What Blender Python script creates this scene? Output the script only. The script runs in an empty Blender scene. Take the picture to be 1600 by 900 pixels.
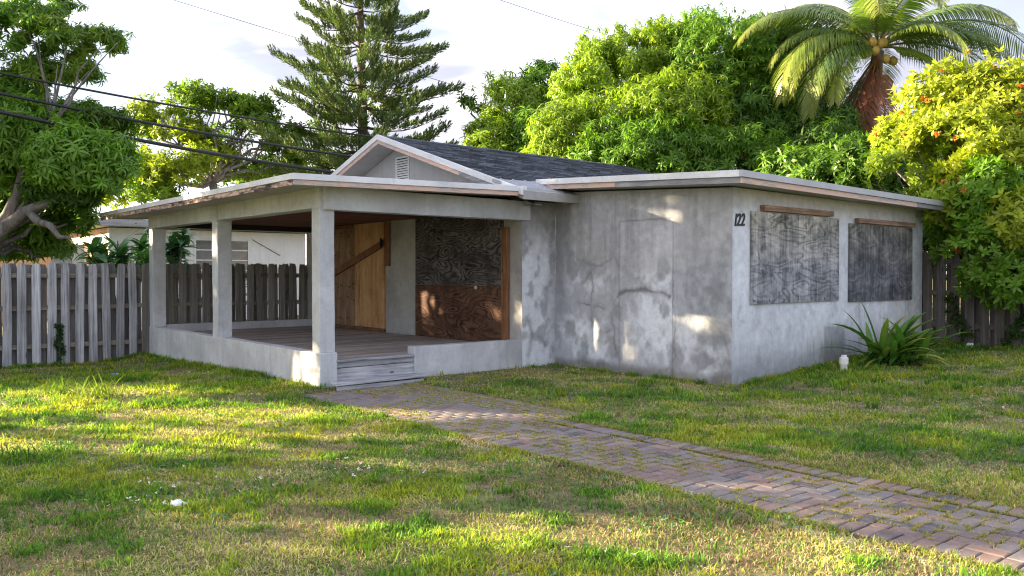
import bpy, bmesh, math, random
import numpy as np
from mathutils import Vector, Matrix
from mathutils import noise as mnoise

random.seed(7)
RNG = np.random.default_rng(11)
SC = bpy.context.scene
COL = SC.collection
R = math.radians

# ------------------------------------------------------------------ camera
cam_data = bpy.data.cameras.new('camera')
cam = bpy.data.objects.new('camera', cam_data)
COL.objects.link(cam)
FPX = 1291.0
PIT = math.atan(22 / FPX)
cam_data.sensor_width = 36.0
cam_data.lens = FPX / 1600 * 36.0
cam_data.clip_start = 0.05
cam_data.clip_end = 2000
cam.location = (0, 0, 1.5)
cam.rotation_euler = (math.pi / 2 - PIT, 0, 0)
SC.camera = cam

# ------------------------------------------------------------------ sky, sun, exposure
SUN_EL = R(12.5)
SUN_AZ = R(-80.0)          # measured from +Y (view direction) towards +X
world = bpy.data.worlds.new('World')
SC.world = world
world.use_nodes = True
wt = world.node_tree
for n in list(wt.nodes):
    wt.nodes.remove(n)
w_out = wt.nodes.new('ShaderNodeOutputWorld')
w_bg = wt.nodes.new('ShaderNodeBackground')
w_sky = wt.nodes.new('ShaderNodeTexSky')
w_sky.sky_type = 'NISHITA'
w_sky.sun_disc = False
w_sky.sun_elevation = SUN_EL
w_sky.sun_rotation = SUN_AZ
w_sky.air_density = 1.0
w_sky.dust_density = 1.0
w_sky.ozone_density = 1.8
w_tc = wt.nodes.new('ShaderNodeTexCoord')
w_map = wt.nodes.new('ShaderNodeMapping')
w_map.inputs['Scale'].default_value = (1.0, 1.0, 3.0)
w_noise = wt.nodes.new('ShaderNodeTexNoise')
w_noise.inputs['Scale'].default_value = 1.7
w_noise.inputs['Detail'].default_value = 6
w_noise.inputs['Distortion'].default_value = 0.6
w_ramp = wt.nodes.new('ShaderNodeMapRange')
w_ramp.inputs['From Min'].default_value = 0.30
w_ramp.inputs['From Max'].default_value = 0.62
w_ramp.inputs['To Min'].default_value = 0.5
w_ramp.inputs['To Max'].default_value = 0.95
w_mix = wt.nodes.new('ShaderNodeMix')
w_mix.data_type = 'RGBA'
w_cl = wt.nodes.new('ShaderNodeTexNoise')                     # broad soft tone within the cloud
w_cl.inputs['Scale'].default_value = 2.6
w_cl.inputs['Detail'].default_value = 7
w_cl.inputs['Distortion'].default_value = 0.8
w_clr = wt.nodes.new('ShaderNodeValToRGB')
w_clr.color_ramp.elements[0].position = 0.46
w_clr.color_ramp.elements[0].color = (0.92, 0.90, 1.06, 1)
w_clr.color_ramp.elements[1].position = 0.68
w_clr.color_ramp.elements[1].color = (3.1, 2.8, 3.05, 1)
wt.links.new(w_tc.outputs['Generated'], w_map.inputs['Vector'])
wt.links.new(w_map.outputs['Vector'], w_noise.inputs['Vector'])
wt.links.new(w_map.outputs['Vector'], w_cl.inputs['Vector'])
wt.links.new(w_cl.outputs['Fac'], w_clr.inputs['Fac'])
wt.links.new(w_clr.outputs['Color'], w_mix.inputs['B'])
wt.links.new(w_noise.outputs['Fac'], w_ramp.inputs['Value'])
wt.links.new(w_ramp.outputs['Result'], w_mix.inputs['Factor'])
wt.links.new(w_sky.outputs['Color'], w_mix.inputs['A'])
wt.links.new(w_mix.outputs['Result'], w_bg.inputs['Color'])
w_bg.inputs['Strength'].default_value = 0.128
wt.links.new(w_bg.outputs['Background'], w_out.inputs['Surface'])

sun_data = bpy.data.lights.new('sun', 'SUN')
sun_data.energy = 5.0
sun_data.angle = R(0.6)
sun_data.color = (1.0, 0.80, 0.52)
sun = bpy.data.objects.new('sun', sun_data)
COL.objects.link(sun)
to_sun = Vector((math.sin(SUN_AZ) * math.cos(SUN_EL), math.cos(SUN_AZ) * math.cos(SUN_EL), math.sin(SUN_EL)))
sun.rotation_euler = to_sun.to_track_quat('Z', 'Y').to_euler()
sun.location = (-30, 10, 20)

SC.view_settings.view_transform = 'Standard'
SC.view_settings.look = 'None'
SC.view_settings.gamma = 1.0
SC.view_settings.use_curve_mapping = False
SC.view_settings.exposure = 2.75
SC.render.engine = 'CYCLES'
SC.cycles.filter_width = 1.15
SC.cycles.max_bounces = 7
SC.cycles.diffuse_bounces = 4
SC.cycles.transmission_bounces = 4
SC.cycles.transparent_max_bounces = 8

# ------------------------------------------------------------------ frame of the house
AA = R(49.8)
HA = np.array([math.sin(AA), math.cos(AA), 0.0])       # along the wall with the numerals
HB = np.array([-math.cos(AA), math.sin(AA), 0.0])      # along the porch side
HC = np.array([2.94, 11.04, 0.0])
HROT = math.atan2(HA[1], HA[0])


def P(u, v, z=0.0):
    return HC + HA * u + HB * v + np.array([0, 0, z])


def at(px, py, Y):
    d = np.array([(px - 800) / FPX, 1.0, -(py - 450) / FPX])
    c, s = math.cos(PIT), math.sin(PIT)
    r = np.array([d[0], d[1] * c + d[2] * s, -d[1] * s + d[2] * c])
    return np.array([0, 0, 1.5]) + r * (Y / r[1])


def sstep(a, b, x):
    t = np.clip((np.asarray(x, float) - a) / (b - a), 0, 1)
    return t * t * (3 - 2 * t)


def hnoise(ix, iy, seed):
    with np.errstate(over='ignore'):
        h = (ix.astype(np.int64) * 374761393 + iy.astype(np.int64) * 668265263 + seed * 974634777) & 0xffffffff
        h = ((h ^ (h >> 13)) * 1274126177) & 0xffffffff
        h = h ^ (h >> 16)
    return (h & 0xffff) / 65535.0


def vnoise(x, y, seed=0):
    x = np.asarray(x, float); y = np.asarray(y, float)
    ix = np.floor(x); iy = np.floor(y)
    fx = x - ix; fy = y - iy
    fx = fx * fx * (3 - 2 * fx); fy = fy * fy * (3 - 2 * fy)
    a = hnoise(ix, iy, seed); b = hnoise(ix + 1, iy, seed)
    c = hnoise(ix, iy + 1, seed); d = hnoise(ix + 1, iy + 1, seed)
    return (a * (1 - fx) + b * fx) * (1 - fy) + (c * (1 - fx) + d * fx) * fy


def fbm(x, y, oct=4, seed=0):
    s = 0; a = 0.5; t = 0
    for i in range(oct):
        s = s + a * vnoise(np.asarray(x) * 2 ** i + 13.7 * i, np.asarray(y) * 2 ** i + 7.1 * i, seed + i)
        t += a; a *= 0.55
    return s / t


def to_uv(X, Y):
    dx = np.asarray(X) - HC[0]; dy = np.asarray(Y) - HC[1]
    return dx * HA[0] + dy * HA[1], dx * HB[0] + dy * HB[1]


def ground_h(X, Y):
    u, v = to_uv(X, Y)
    h = 0.046 * np.clip(u, 0, 6.2)
    h = h - 0.22 * sstep(4.0, 10.0, v) * sstep(-3.6, -5.2, u)
    # lawn bumps, none under the path
    away = np.clip(np.maximum(np.maximum(-4.85 - u, u + 3.0), 0) / 0.5, 0, 1)
    h = h + away * 0.05 * (fbm(np.asarray(X) * 0.9, np.asarray(Y) * 0.9, 3, 5) - 0.5)
    return h


# ------------------------------------------------------------------ tagging and linking
def tag(o, label=None, cat=None, group=None, kind=None):
    if label: o['label'] = label
    if cat: o['category'] = cat
    if group: o['group'] = group
    if kind: o['kind'] = kind
    return o


def empty(name, loc=(0, 0, 0), rz=0.0, label=None, cat=None, group=None):
    o = bpy.data.objects.new(name, None)
    COL.objects.link(o)
    o.empty_display_size = 0.2
    o.location = loc
    o.rotation_euler = (0, 0, rz)
    return tag(o, label, cat, group)


def link(name, me, mat=None, parent=None):
    o = bpy.data.objects.new(name, me)
    COL.objects.link(o)
    if mat is not None and not me.materials:
        me.materials.append(mat)
    if parent is not None:
        o.parent = parent
    return o


def np_mesh(name, V, F, mat=None, parent=None, colors=None, smooth=False, attr='tone'):
    """V (n,3), F (m,k) all faces of the same size, or list of such arrays."""
    if not isinstance(F, (list, tuple)):
        F = [F]
    me = bpy.data.meshes.new(name)
    V = np.ascontiguousarray(V, dtype=np.float32)
    me.vertices.add(len(V))
    me.vertices.foreach_set('co', V.ravel())
    li = np.concatenate([f.ravel() for f in F]).astype(np.int32)
    tot = np.concatenate([np.full(len(f), f.shape[1], dtype=np.int32) for f in F])
    st = np.concatenate([[0], np.cumsum(tot)[:-1]]).astype(np.int32)
    me.loops.add(len(li))
    me.loops.foreach_set('vertex_index', li)
    me.polygons.add(len(tot))
    me.polygons.foreach_set('loop_start', st)
    me.polygons.foreach_set('loop_total', tot)
    if smooth:
        me.polygons.foreach_set('use_smooth', np.ones(len(tot), dtype=bool))
    if colors is not None:
        ca = me.color_attributes.new(attr, 'FLOAT_COLOR', 'POINT')
        c4 = np.ones((len(V), 4), dtype=np.float32)
        c4[:, :3] = colors
        ca.data.foreach_set('color', c4.ravel())
    me.update(calc_edges=True)
    me.validate()
    return link(name, me, mat, parent)


class MB:
    """collects simple solids into one mesh"""
    def __init__(self):
        self.v = []; self.f = []

    def add(self, vs, fs):
        o = len(self.v)
        self.v += [tuple(p) for p in vs]
        self.f += [tuple(i + o for i in f) for f in fs]
        return self

    def box(self, x0, x1, y0, y1, z0, z1):
        vs = [(x0, y0, z0), (x1, y0, z0), (x1, y1, z0), (x0, y1, z0), (x0, y0, z1), (x1, y0, z1), (x1, y1, z1), (x0, y1, z1)]
        return self.hexa(vs)

    def hexa(self, vs):
        return self.add(vs, [(3, 2, 1, 0), (4, 5, 6, 7), (0, 1, 5, 4), (1, 2, 6, 5), (2, 3, 7, 6), (3, 0, 4, 7)])

    def tube(self, pts, rad, seg=8, cap=True):
        pts = [Vector(p) for p in pts]
        n = len(pts)
        if not hasattr(rad, '__len__'):
            rad = [rad] * n
        rings = []
        ref = Vector((0.31, 0.2, 0.93))
        for i, p in enumerate(pts):
            d = (pts[min(i + 1, n - 1)] - pts[max(i - 1, 0)])
            if d.length < 1e-9: d = Vector((0, 0, 1))
            d.normalize()
            s = d.cross(ref)
            if s.length < 1e-3: s = d.cross(Vector((1, 0, 0)))
            s.normalize()
            t = d.cross(s)
            ring = []
            for k in range(seg):
                a = 2 * math.pi * k / seg
                ring.append(len(self.v))
                self.v.append(tuple(p + (s * math.cos(a) + t * math.sin(a)) * rad[i]))
            rings.append(ring)
        for i in range(n - 1):
            for k in range(seg):
                a, b = rings[i], rings[i + 1]
                self.f.append((a[k], a[(k + 1) % seg], b[(k + 1) % seg], b[k]))
        if cap:
            self.f.append(tuple(reversed(rings[0])))
            self.f.append(tuple(rings[-1]))
        return self

    def lathe(self, prof, c=(0, 0, 0), seg=20):
        rings = []
        for r, z in prof:
            ring = []
            for k in range(seg):
                a = 2 * math.pi * k / seg
                ring.append(len(self.v))
                self.v.append((c[0] + r * math.cos(a), c[1] + r * math.sin(a), c[2] + z))
            rings.append(ring)
        for i in range(len(rings) - 1):
            for k in range(seg):
                self.f.append((rings[i][k], rings[i][(k + 1) % seg], rings[i + 1][(k + 1) % seg], rings[i + 1][k]))
        self.f.append(tuple(reversed(rings[0])))
        self.f.append(tuple(rings[-1]))
        return self

    def mesh(self, name, bevel=0.0, seg=2, smooth=False, rough=0.0):
        me = bpy.data.meshes.new(name)
        me.from_pydata(self.v, [], self.f)
        if bevel > 0 or smooth:
            bm = bmesh.new()
            bm.from_mesh(me)
            bmesh.ops.recalc_face_normals(bm, faces=bm.faces)
            if bevel > 0:
                ed = [e for e in bm.edges if len(e.link_faces) == 2 and e.calc_face_angle(0) > 0.6]
                bmesh.ops.bevel(bm, geom=ed, offset=bevel, segments=seg, affect='EDGES', profile=0.5, clamp_overlap=True)
            if rough > 0:
                for cut in (1.0, 0.5, 0.25, 0.14):
                    ed = [e for e in bm.edges if e.calc_length() > cut]
                    if ed: bmesh.ops.subdivide_edges(bm, edges=ed, cuts=1, use_grid_fill=True)
                for vt in bm.verts:
                    q = vt.co
                    vt.co = q + rough * (mnoise.noise_vector(q * 1.7) + 0.7 * mnoise.noise_vector(q * 6.0))
            if smooth:
                for f in bm.faces: f.smooth = True
            bm.to_mesh(me); bm.free()
        me.update()
        return me

    def build(self, name, mat, parent=None, bevel=0.0, seg=2, smooth=False, rough=0.0):
        return link(name, self.mesh(name, bevel, seg, smooth, rough), mat, parent)


# ------------------------------------------------------------------ materials
class NT:
    def __init__(self, name):
        self.m = bpy.data.materials.new(name)
        self.m.use_nodes = True
        self.t = self.m.node_tree
        for n in list(self.t.nodes): self.t.nodes.remove(n)
        self.out = self.n('ShaderNodeOutputMaterial')
        self._tc = None

    def n(self, typ, ins=None, **props):
        nd = self.t.nodes.new(typ)
        for k, v in props.items(): setattr(nd, k, v)
        for k, v in (ins or {}).items(): self.set(nd, k, v)
        return nd

    def set(self, nd, k, v):
        s = nd.inputs[k]
        if hasattr(v, 'is_output') or isinstance(v, bpy.types.NodeSocket):
            self.t.links.new(v, s)
        else:
            if s.type == 'RGBA' and len(v) == 3: v = (*v, 1)
            s.default_value = v

    def coord(self, scale=(1, 1, 1), rnd=False, rot=(0, 0, 0), kind='Object'):
        tc = self.n('ShaderNodeTexCoord')
        src = tc.outputs[kind]
        if rnd:
            oi = self.n('ShaderNodeObjectInfo')
            mu = self.n('ShaderNodeMath', {0: oi.outputs['Random'], 1: 57.0}, operation='MULTIPLY')
            src = self.n('ShaderNodeVectorMath', {0: src, 1: mu.outputs[0]}, operation='ADD').outputs[0]
        return self.n('ShaderNodeMapping', {'Vector': src, 'Scale': scale, 'Rotation': rot}).outputs[0]

    def noise(self, vec, scale, detail=4, rough=0.55, dist=0.0):
        return self.n('ShaderNodeTexNoise', {'Vector': vec, 'Scale': scale, 'Detail': detail, 'Roughness': rough, 'Distortion': dist}).outputs['Fac']

    def ramp(self, fac, stops):
        r = self.n('ShaderNodeValToRGB', {'Fac': fac})
        e = r.color_ramp.elements
        while len(e) < len(stops): e.new(0.5)
        for el, (p, c) in zip(e, stops):
            el.position = p
            el.color = (*c, 1) if len(c) == 3 else c
        return r.outputs['Color']

    def mix(self, fac, a, b, blend='MIX'):
        m = self.n('ShaderNodeMix', data_type='RGBA', blend_type=blend)
        self.set(m, 0, fac)
        for i, x in ((6, a), (7, b)): self.set(m, i, x)
        return m.outputs[2]

    def math(self, op, a, b=0.0, clamp=False):
        m = self.n('ShaderNodeMath', {0: a, 1: b}, operation=op)
        m.use_clamp = clamp
        return m.outputs[0]

    def rng(self, v, a, b, c, d):
        return self.n('ShaderNodeMapRange', {'Value': v, 'From Min': a, 'From Max': b, 'To Min': c, 'To Max': d}).outputs[0]

    def bump(self, h, strength=0.3, dist=0.01):
        return self.n('ShaderNodeBump', {'Height': h, 'Strength': strength, 'Distance': dist}).outputs[0]

    def attr(self, name='tone'):
        return self.n('ShaderNodeAttribute', attribute_name=name).outputs['Color']

    def rand(self):
        return self.n('ShaderNodeObjectInfo').outputs['Random']

    def pbr(self, color, rough=0.8, normal=None, spec=0.3, metal=0.0):
        b = self.n('ShaderNodeBsdfPrincipled', {'Base Color': color, 'Roughness': rough, 'Metallic': metal, 'Specular IOR Level': spec})
        if normal is not None: self.set(b, 'Normal', normal)
        self.t.links.new(b.outputs[0], self.out.inputs['Surface'])
        return self.m

    def leaf(self, color, trans=0.38, rough=0.45, tcol=(1.25, 1.35, 0.55), spec=0.35):
        b = self.n('ShaderNodeBsdfPrincipled', {'Base Color': color, 'Roughness': rough, 'Specular IOR Level': spec})
        tc = self.mix(1.0, color, (*tcol, 1), 'MULTIPLY')
        t = self.n('ShaderNodeBsdfTranslucent', {'Color': tc})
        mx = self.n('ShaderNodeMixShader', {'Fac': trans, 1: b.outputs[0], 2: t.outputs[0]})
        self.t.links.new(mx.outputs[0], self.out.inputs['Surface'])
        return self.m


def m_concrete_attr():
    k = NT('painted_concrete')
    c = k.coord()
    n1 = k.noise(c, 9, 6, 0.6)
    n2 = k.noise(c, 55, 4, 0.6)
    var = k.math('ADD', k.rng(n1, 0.3, 0.7, 0.86, 1.12), k.rng(n2, 0.3, 0.7, -0.06, 0.06))
    col = k.mix(1.0, k.attr(), k.n('ShaderNodeCombineColor', {0: var, 1: var, 2: var}).outputs[0], 'MULTIPLY')
    h = k.math('ADD', k.noise(c, 5, 5, 0.6), k.math('MULTIPLY', n2, 0.25))
    return k.pbr(col, 0.82, k.bump(h, 0.35, 0.02), 0.25)


def m_concrete(name, lo, hi, scale=1.3, warm=(0.36, 0.33, 0.30)):
    k = NT(name)
    c = k.coord()
    n1 = k.noise(c, scale, 6, 0.62, 0.4)
    n2 = k.noise(c, 7, 6, 0.65)
    n3 = k.noise(c, 60, 3, 0.6)
    base = k.ramp(n1, [(0.32, lo), (0.66, hi)])
    base = k.mix(k.rng(n2, 0.5, 0.75, 0, 0.45), base, warm)
    streak = k.noise(k.coord((9, 9, 0.8)), 1.0, 4, 0.6)
    base = k.mix(k.rng(streak, 0.52, 0.75, 0, 0.35), base, tuple(x * 0.62 for x in lo))
    var = k.rng(n3, 0.3, 0.7, 0.93, 1.06)
    col = k.mix(1.0, base, k.n('ShaderNodeCombineColor', {0: var, 1: var, 2: var}).outputs[0], 'MULTIPLY')
    h = k.math('ADD', k.noise(c, 5, 5, 0.6), k.math('MULTIPLY', n3, 0.25))
    return k.pbr(col, 0.85, k.bump(h, 0.35, 0.02), 0.25)


def m_white_metal(name='white_flashing', base=(0.74, 0.75, 0.77)):
    k = NT(name)
    c = k.coord()
    n1 = k.noise(c, 2.2, 5, 0.6)
    n2 = k.noise(k.coord((1, 1, 14)), 5, 4, 0.6)
    col = k.ramp(n1, [(0.3, tuple(x * 0.78 for x in base)), (0.62, base)])
    col = k.mix(k.rng(n2, 0.58, 0.75, 0, 0.5), col, (0.34, 0.34, 0.35))
    return k.pbr(col, 0.5, k.bump(k.noise(c, 12, 3), 0.2, 0.01), 0.4)


def m_peeling(name, paint, grey, dark, lo, hi, stretch):
    k = NT(name)
    c = k.coord(stretch)
    n1 = k.noise(c, 3.4, 8, 0.72, 0.3)
    n2 = k.noise(k.coord((stretch[0] * 0.35, stretch[1] * 0.35, stretch[2])), 1.1, 4, 0.6)
    s = k.math('ADD', k.math('MULTIPLY', n1, 0.65), k.math('MULTIPLY', n2, 0.35))
    col = k.ramp(s, [(lo, dark), (lo + 0.03, grey), (hi, grey), (hi + 0.03, paint), (1.0, tuple(x * 1.08 for x in paint))])
    return k.pbr(col, 0.8, k.bump(n1, 0.4, 0.006), 0.25)


def m_ply(name, stops, freq=13.0, scale=(1, 1, 1), top=None, rnd=False, line=0.3, sharp=0.7, streak=0.0):
    """rotary cut plywood: fine wandering contour lines over blotchy weathering"""
    k = NT(name)
    c = k.coord(scale, rnd)
    n = k.noise(c, 1.5, 2, 0.45, 0.35)
    fine = k.noise(k.coord((scale[0] * 2, scale[1] * 2, scale[2] * 3), rnd), 5, 4, 0.6)
    s = k.math('SINE', k.math('ADD', k.math('MULTIPLY', n, freq * 6.283), k.math('MULTIPLY', fine, 3.5)))
    s = k.math('POWER', k.rng(s, -1, 1, 0, 1), sharp)
    blot = k.noise(k.coord((1, 1, 0.8), rnd), 2.6, 7, 0.68)
    speck = k.noise(k.coord((1, 1, 1), rnd), 26, 4, 0.7)
    grain = k.noise(k.coord((24, 24, 1.6), rnd), 3, 4, 0.65)
    amp = k.math('MULTIPLY', k.rng(k.noise(c, 2.2, 3), 0.35, 0.65, 0.25, 1.0), line)
    f = k.math('ADD', k.math('MULTIPLY', k.math('SUBTRACT', s, 0.5), amp), k.math('MULTIPLY', blot, 0.62))
    f = k.math('ADD', f, k.math('ADD', k.math('MULTIPLY', grain, 0.22), k.math('MULTIPLY', speck, 0.18)))
    if streak:
        st = k.noise(k.coord((16, 16, 1.1)), 1.0, 5, 0.7)
        f = k.math('ADD', f, k.math('MULTIPLY', k.math('SUBTRACT', st, 0.5), streak))
    col = k.ramp(f, stops)
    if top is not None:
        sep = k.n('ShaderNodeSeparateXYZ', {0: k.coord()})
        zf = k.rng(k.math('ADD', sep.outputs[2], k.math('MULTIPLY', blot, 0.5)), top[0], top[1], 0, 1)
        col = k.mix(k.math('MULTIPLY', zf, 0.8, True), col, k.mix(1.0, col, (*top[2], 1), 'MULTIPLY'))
    return k.pbr(col, 0.8, k.bump(s, 0.2, 0.003), 0.2)


def m_wood(name, lo, mid, hi, axis='z', rnd=True, grain=26, moss=None):
    k = NT(name)
    sc = {'z': (grain, grain, 1.4), 'x': (1.4, grain, grain), 'y': (grain, 1.4, grain)}[axis]
    c = k.coord(sc, rnd)
    n1 = k.noise(c, 1.0, 6, 0.65, 0.6)
    n2 = k.noise(k.coord((2.5, 2.5, 2.5), rnd), 1.0, 4, 0.6)
    f = k.math('ADD', k.math('MULTIPLY', n1, 0.7), k.math('MULTIPLY', n2, 0.3))
    col = k.ramp(f, [(0.33, lo), (0.5, mid), (0.67, hi)])
    if rnd:
        rv = k.rng(k.rand(), 0, 1, 0.72, 1.2)
        col = k.mix(1.0, col, k.n('ShaderNodeCombineColor', {0: rv, 1: rv, 2: rv}).outputs[0], 'MULTIPLY')
    if moss:
        col = k.mix(k.rng(n2, 0.55, 0.75, 0, 0.6), col, moss)
    # knots
    vo = k.n('ShaderNodeTexVoronoi', {'Vector': k.coord((5, 5, 2.2) if axis == 'z' else (2.2, 5, 5), rnd), 'Scale': 1.0})
    kn = k.rng(vo.outputs['Distance'], 0.05, 0.11, 1, 0)
    col = k.mix(k.math('MULTIPLY', kn, 0.75, True), col, tuple(x * 0.35 for x in lo))
    return k.pbr(col, 0.82, k.bump(n1, 0.4, 0.004), 0.2)


def m_plain(name, col, rough=0.6, spec=0.3, n=0.12, scale=8):
    k = NT(name)
    v = k.rng(k.noise(k.coord(), scale, 4), 0.3, 0.7, 1 - n, 1 + n)
    c = k.mix(1.0, (*col, 1), k.n('ShaderNodeCombineColor', {0: v, 1: v, 2: v}).outputs[0], 'MULTIPLY')
    return k.pbr(c, rough, None, spec)


def m_leaf(name, trans=0.45, rough=0.42, tcol=(1.25, 1.35, 0.55), spec=0.35):
    k = NT(name)
    return k.leaf(k.attr(), trans, rough, tcol, spec)


def m_tone(name, rough=0.85, spec=0.2):
    k = NT(name)
    v = k.rng(k.noise(k.coord(), 30, 3), 0.3, 0.7, 0.85, 1.15)
    c = k.mix(1.0, k.attr(), k.n('ShaderNodeCombineColor', {0: v, 1: v, 2: v}).outputs[0], 'MULTIPLY')
    return k.pbr(c, rough, None, spec)


def m_bark(name, lo, hi, ring=False):
    k = NT(name)
    c = k.coord((6, 6, 1.6) if not ring else (2, 2, 9))
    n = k.noise(c, 2.0, 6, 0.65, 0.5)
    col = k.ramp(n, [(0.32, lo), (0.68, hi)])
    return k.pbr(col, 0.9, k.bump(n, 0.6, 0.03), 0.15)


def m_brick():
    k = NT('paver_brick')
    r = k.rand()
    base = k.ramp(r, [(0.0, (0.245, 0.165, 0.140)), (0.22, (0.180, 0.132, 0.118)), (0.38, (0.235, 0.200, 0.188)), (0.6, (0.195, 0.185, 0.185)),
                      (0.78, (0.285, 0.190, 0.150)), (0.92, (0.110, 0.100, 0.103))])
    c = k.coord((1, 1, 1), True)
    n1 = k.noise(c, 18, 5, 0.65)
    n2 = k.noise(c, 160, 3, 0.6)
    col = k.mix(k.rng(n1, 0.42, 0.7, 0, 0.55), base, (0.30, 0.265, 0.235))
    v = k.rng(n2, 0.3, 0.7, 0.78, 1.2)
    col = k.mix(1.0, col, k.n('ShaderNodeCombineColor', {0: v, 1: v, 2: v}).outputs[0], 'MULTIPLY')
    return k.pbr(col, 0.88, k.bump(n2, 0.5, 0.003), 0.2)


def m_ground():
    k = NT('lawn_soil')
    c = k.coord()
    n1 = k.noise(c, 0.9, 6, 0.6, 0.3)
    n2 = k.noise(c, 6, 6, 0.7)
    n3 = k.noise(c, 70, 4, 0.7)
    a = k.ramp(n2, [(0.3, (0.12, 0.096, 0.06)), (0.5, (0.25, 0.21, 0.125)), (0.7, (0.38, 0.32, 0.20))])
    b = k.ramp(n2, [(0.3, (0.07, 0.095, 0.03)), (0.7, (0.17, 0.21, 0.07))])
    col = k.mix(k.rng(n1, 0.4, 0.6, 0, 1), a, b)
    v = k.rng(n3, 0.25, 0.75, 0.55, 1.4)
    col = k.mix(1.0, col, k.n('ShaderNodeCombineColor', {0: v, 1: v, 2: v}).outputs[0], 'MULTIPLY')
    h = k.math('ADD', k.math('MULTIPLY', n3, 0.6), n2)
    return k.pbr(col, 0.95, k.bump(h, 0.8, 0.03), 0.1)


M = {}
M['conc_attr'] = m_concrete_attr()
M['conc'] = m_concrete('grey_concrete', (0.40, 0.41, 0.425), (0.60, 0.62, 0.655))
M['conc_dark'] = m_concrete('soffit_concrete', (0.34, 0.335, 0.325), (0.46, 0.455, 0.445))
M['gable'] = m_concrete('gable_render', (0.38, 0.38, 0.395), (0.46, 0.46, 0.475), 0.8)
M['metal'] = m_white_metal()
M['metal_grey'] = m_white_metal('grey_flashing', (0.46, 0.47, 0.50))
M['fascia_wood'] = m_peeling('salmon_fascia', (0.62, 0.44, 0.36), (0.42, 0.37, 0.35), (0.07, 0.05, 0.045), 0.30, 0.45, (1.3, 1.3, 7))
M['fascia_peel'] = m_peeling('peeling_fascia', (0.58, 0.41, 0.34), (0.27, 0.20, 0.18), (0.06, 0.043, 0.04), 0.44, 0.50, (1.6, 1.6, 6))
M['fascia_grey'] = m_wood('grey_fascia', (0.20, 0.20, 0.21), (0.32, 0.32, 0.34), (0.42, 0.42, 0.44), 'x')
M['fascia_grey_y'] = m_wood('grey_fascia_side', (0.20, 0.20, 0.21), (0.32, 0.32, 0.34), (0.42, 0.42, 0.44), 'y')
M['ply_dark'] = m_ply('dark_plywood', [(0.30, (0.014, 0.012, 0.013)), (0.5, (0.056, 0.051, 0.053)), (0.75, (0.17, 0.16, 0.16))], 17.0, (0.7, 0.7, 2.2), None, False, 0.42, 0.6, 0.1)
M['ply_red'] = m_ply('red_brown_plywood', [(0.30, (0.020, 0.010, 0.008)), (0.5, (0.080, 0.040, 0.027)), (0.78, (0.19, 0.105, 0.068))], 13.0, (0.7, 0.7, 2.2), None, False, 0.34, 0.6, 0.1)
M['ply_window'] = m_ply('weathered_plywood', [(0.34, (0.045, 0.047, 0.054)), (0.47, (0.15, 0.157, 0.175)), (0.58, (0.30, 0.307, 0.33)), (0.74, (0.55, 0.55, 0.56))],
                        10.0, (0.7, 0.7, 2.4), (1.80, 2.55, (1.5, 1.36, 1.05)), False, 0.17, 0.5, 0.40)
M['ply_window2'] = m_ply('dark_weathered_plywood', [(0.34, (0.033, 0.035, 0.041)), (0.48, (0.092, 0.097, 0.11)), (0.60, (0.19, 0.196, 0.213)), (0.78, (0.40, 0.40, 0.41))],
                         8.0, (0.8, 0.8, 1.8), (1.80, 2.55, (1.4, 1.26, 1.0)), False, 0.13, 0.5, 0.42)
M['door_light'] = m_ply('orange_plywood', [(0.30, (0.24, 0.115, 0.050)), (0.5, (0.48, 0.275, 0.130)), (0.75, (0.62, 0.40, 0.215))], 3.0, (5, 5, 0.5), None, False, 0.2)
M['door_dark'] = m_ply('brown_plywood', [(0.30, (0.10, 0.053, 0.035)), (0.5, (0.27, 0.160, 0.100)), (0.75, (0.40, 0.265, 0.180))], 3.0, (5, 5, 0.5), None, False, 0.2)
M['brown_wood'] = m_wood('brown_timber', (0.085, 0.040, 0.022), (0.19, 0.090, 0.046), (0.30, 0.155, 0.085), 'z', False)
M['brown_wood_x'] = m_wood('weathered_batten', (0.10, 0.060, 0.042), (0.26, 0.165, 0.115), (0.46, 0.31, 0.22), 'x', False)
M['ceiling'] = m_wood('red_ceiling_timber', (0.10, 0.040, 0.028), (0.19, 0.080, 0.055), (0.27, 0.125, 0.085), 'x')
M['dark_beam'] = m_wood('dark_timber', (0.018, 0.015, 0.014), (0.035, 0.030, 0.028), (0.06, 0.05, 0.045), 'x', False)
M['deck'] = m_wood('weathered_deck', (0.16, 0.130, 0.115), (0.33, 0.28, 0.25), (0.46, 0.41, 0.375), 'x')
M['step'] = m_wood('grey_step_timber', (0.12, 0.12, 0.13), (0.33, 0.335, 0.355), (0.50, 0.505, 0.53), 'x')
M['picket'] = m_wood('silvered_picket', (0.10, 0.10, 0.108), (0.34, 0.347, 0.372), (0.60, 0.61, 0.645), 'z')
M['picket_back'] = m_wood('shaded_silver_picket', (0.09, 0.085, 0.085), (0.17, 0.165, 0.165), (0.26, 0.255, 0.255), 'z')  # less bleached back boards, with their recess shade put into the colour
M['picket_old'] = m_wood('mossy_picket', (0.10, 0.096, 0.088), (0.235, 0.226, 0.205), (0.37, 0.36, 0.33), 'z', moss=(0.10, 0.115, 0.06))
M['picket_brown'] = m_wood('brown_picket', (0.06, 0.052, 0.046), (0.13, 0.115, 0.105), (0.20, 0.18, 0.165), 'z')  # plain dark brown boards of the right fence
M['rail'] = m_wood('fence_rail', (0.10, 0.085, 0.065), (0.20, 0.175, 0.14), (0.30, 0.27, 0.22), 'x')
M['rail_y'] = m_wood('fence_rail_side', (0.06, 0.052, 0.046), (0.13, 0.115, 0.105), (0.20, 0.18, 0.165), 'y')
M['black'] = m_plain('black_numerals', (0.012, 0.012, 0.014), 0.45, 0.4)
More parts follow.
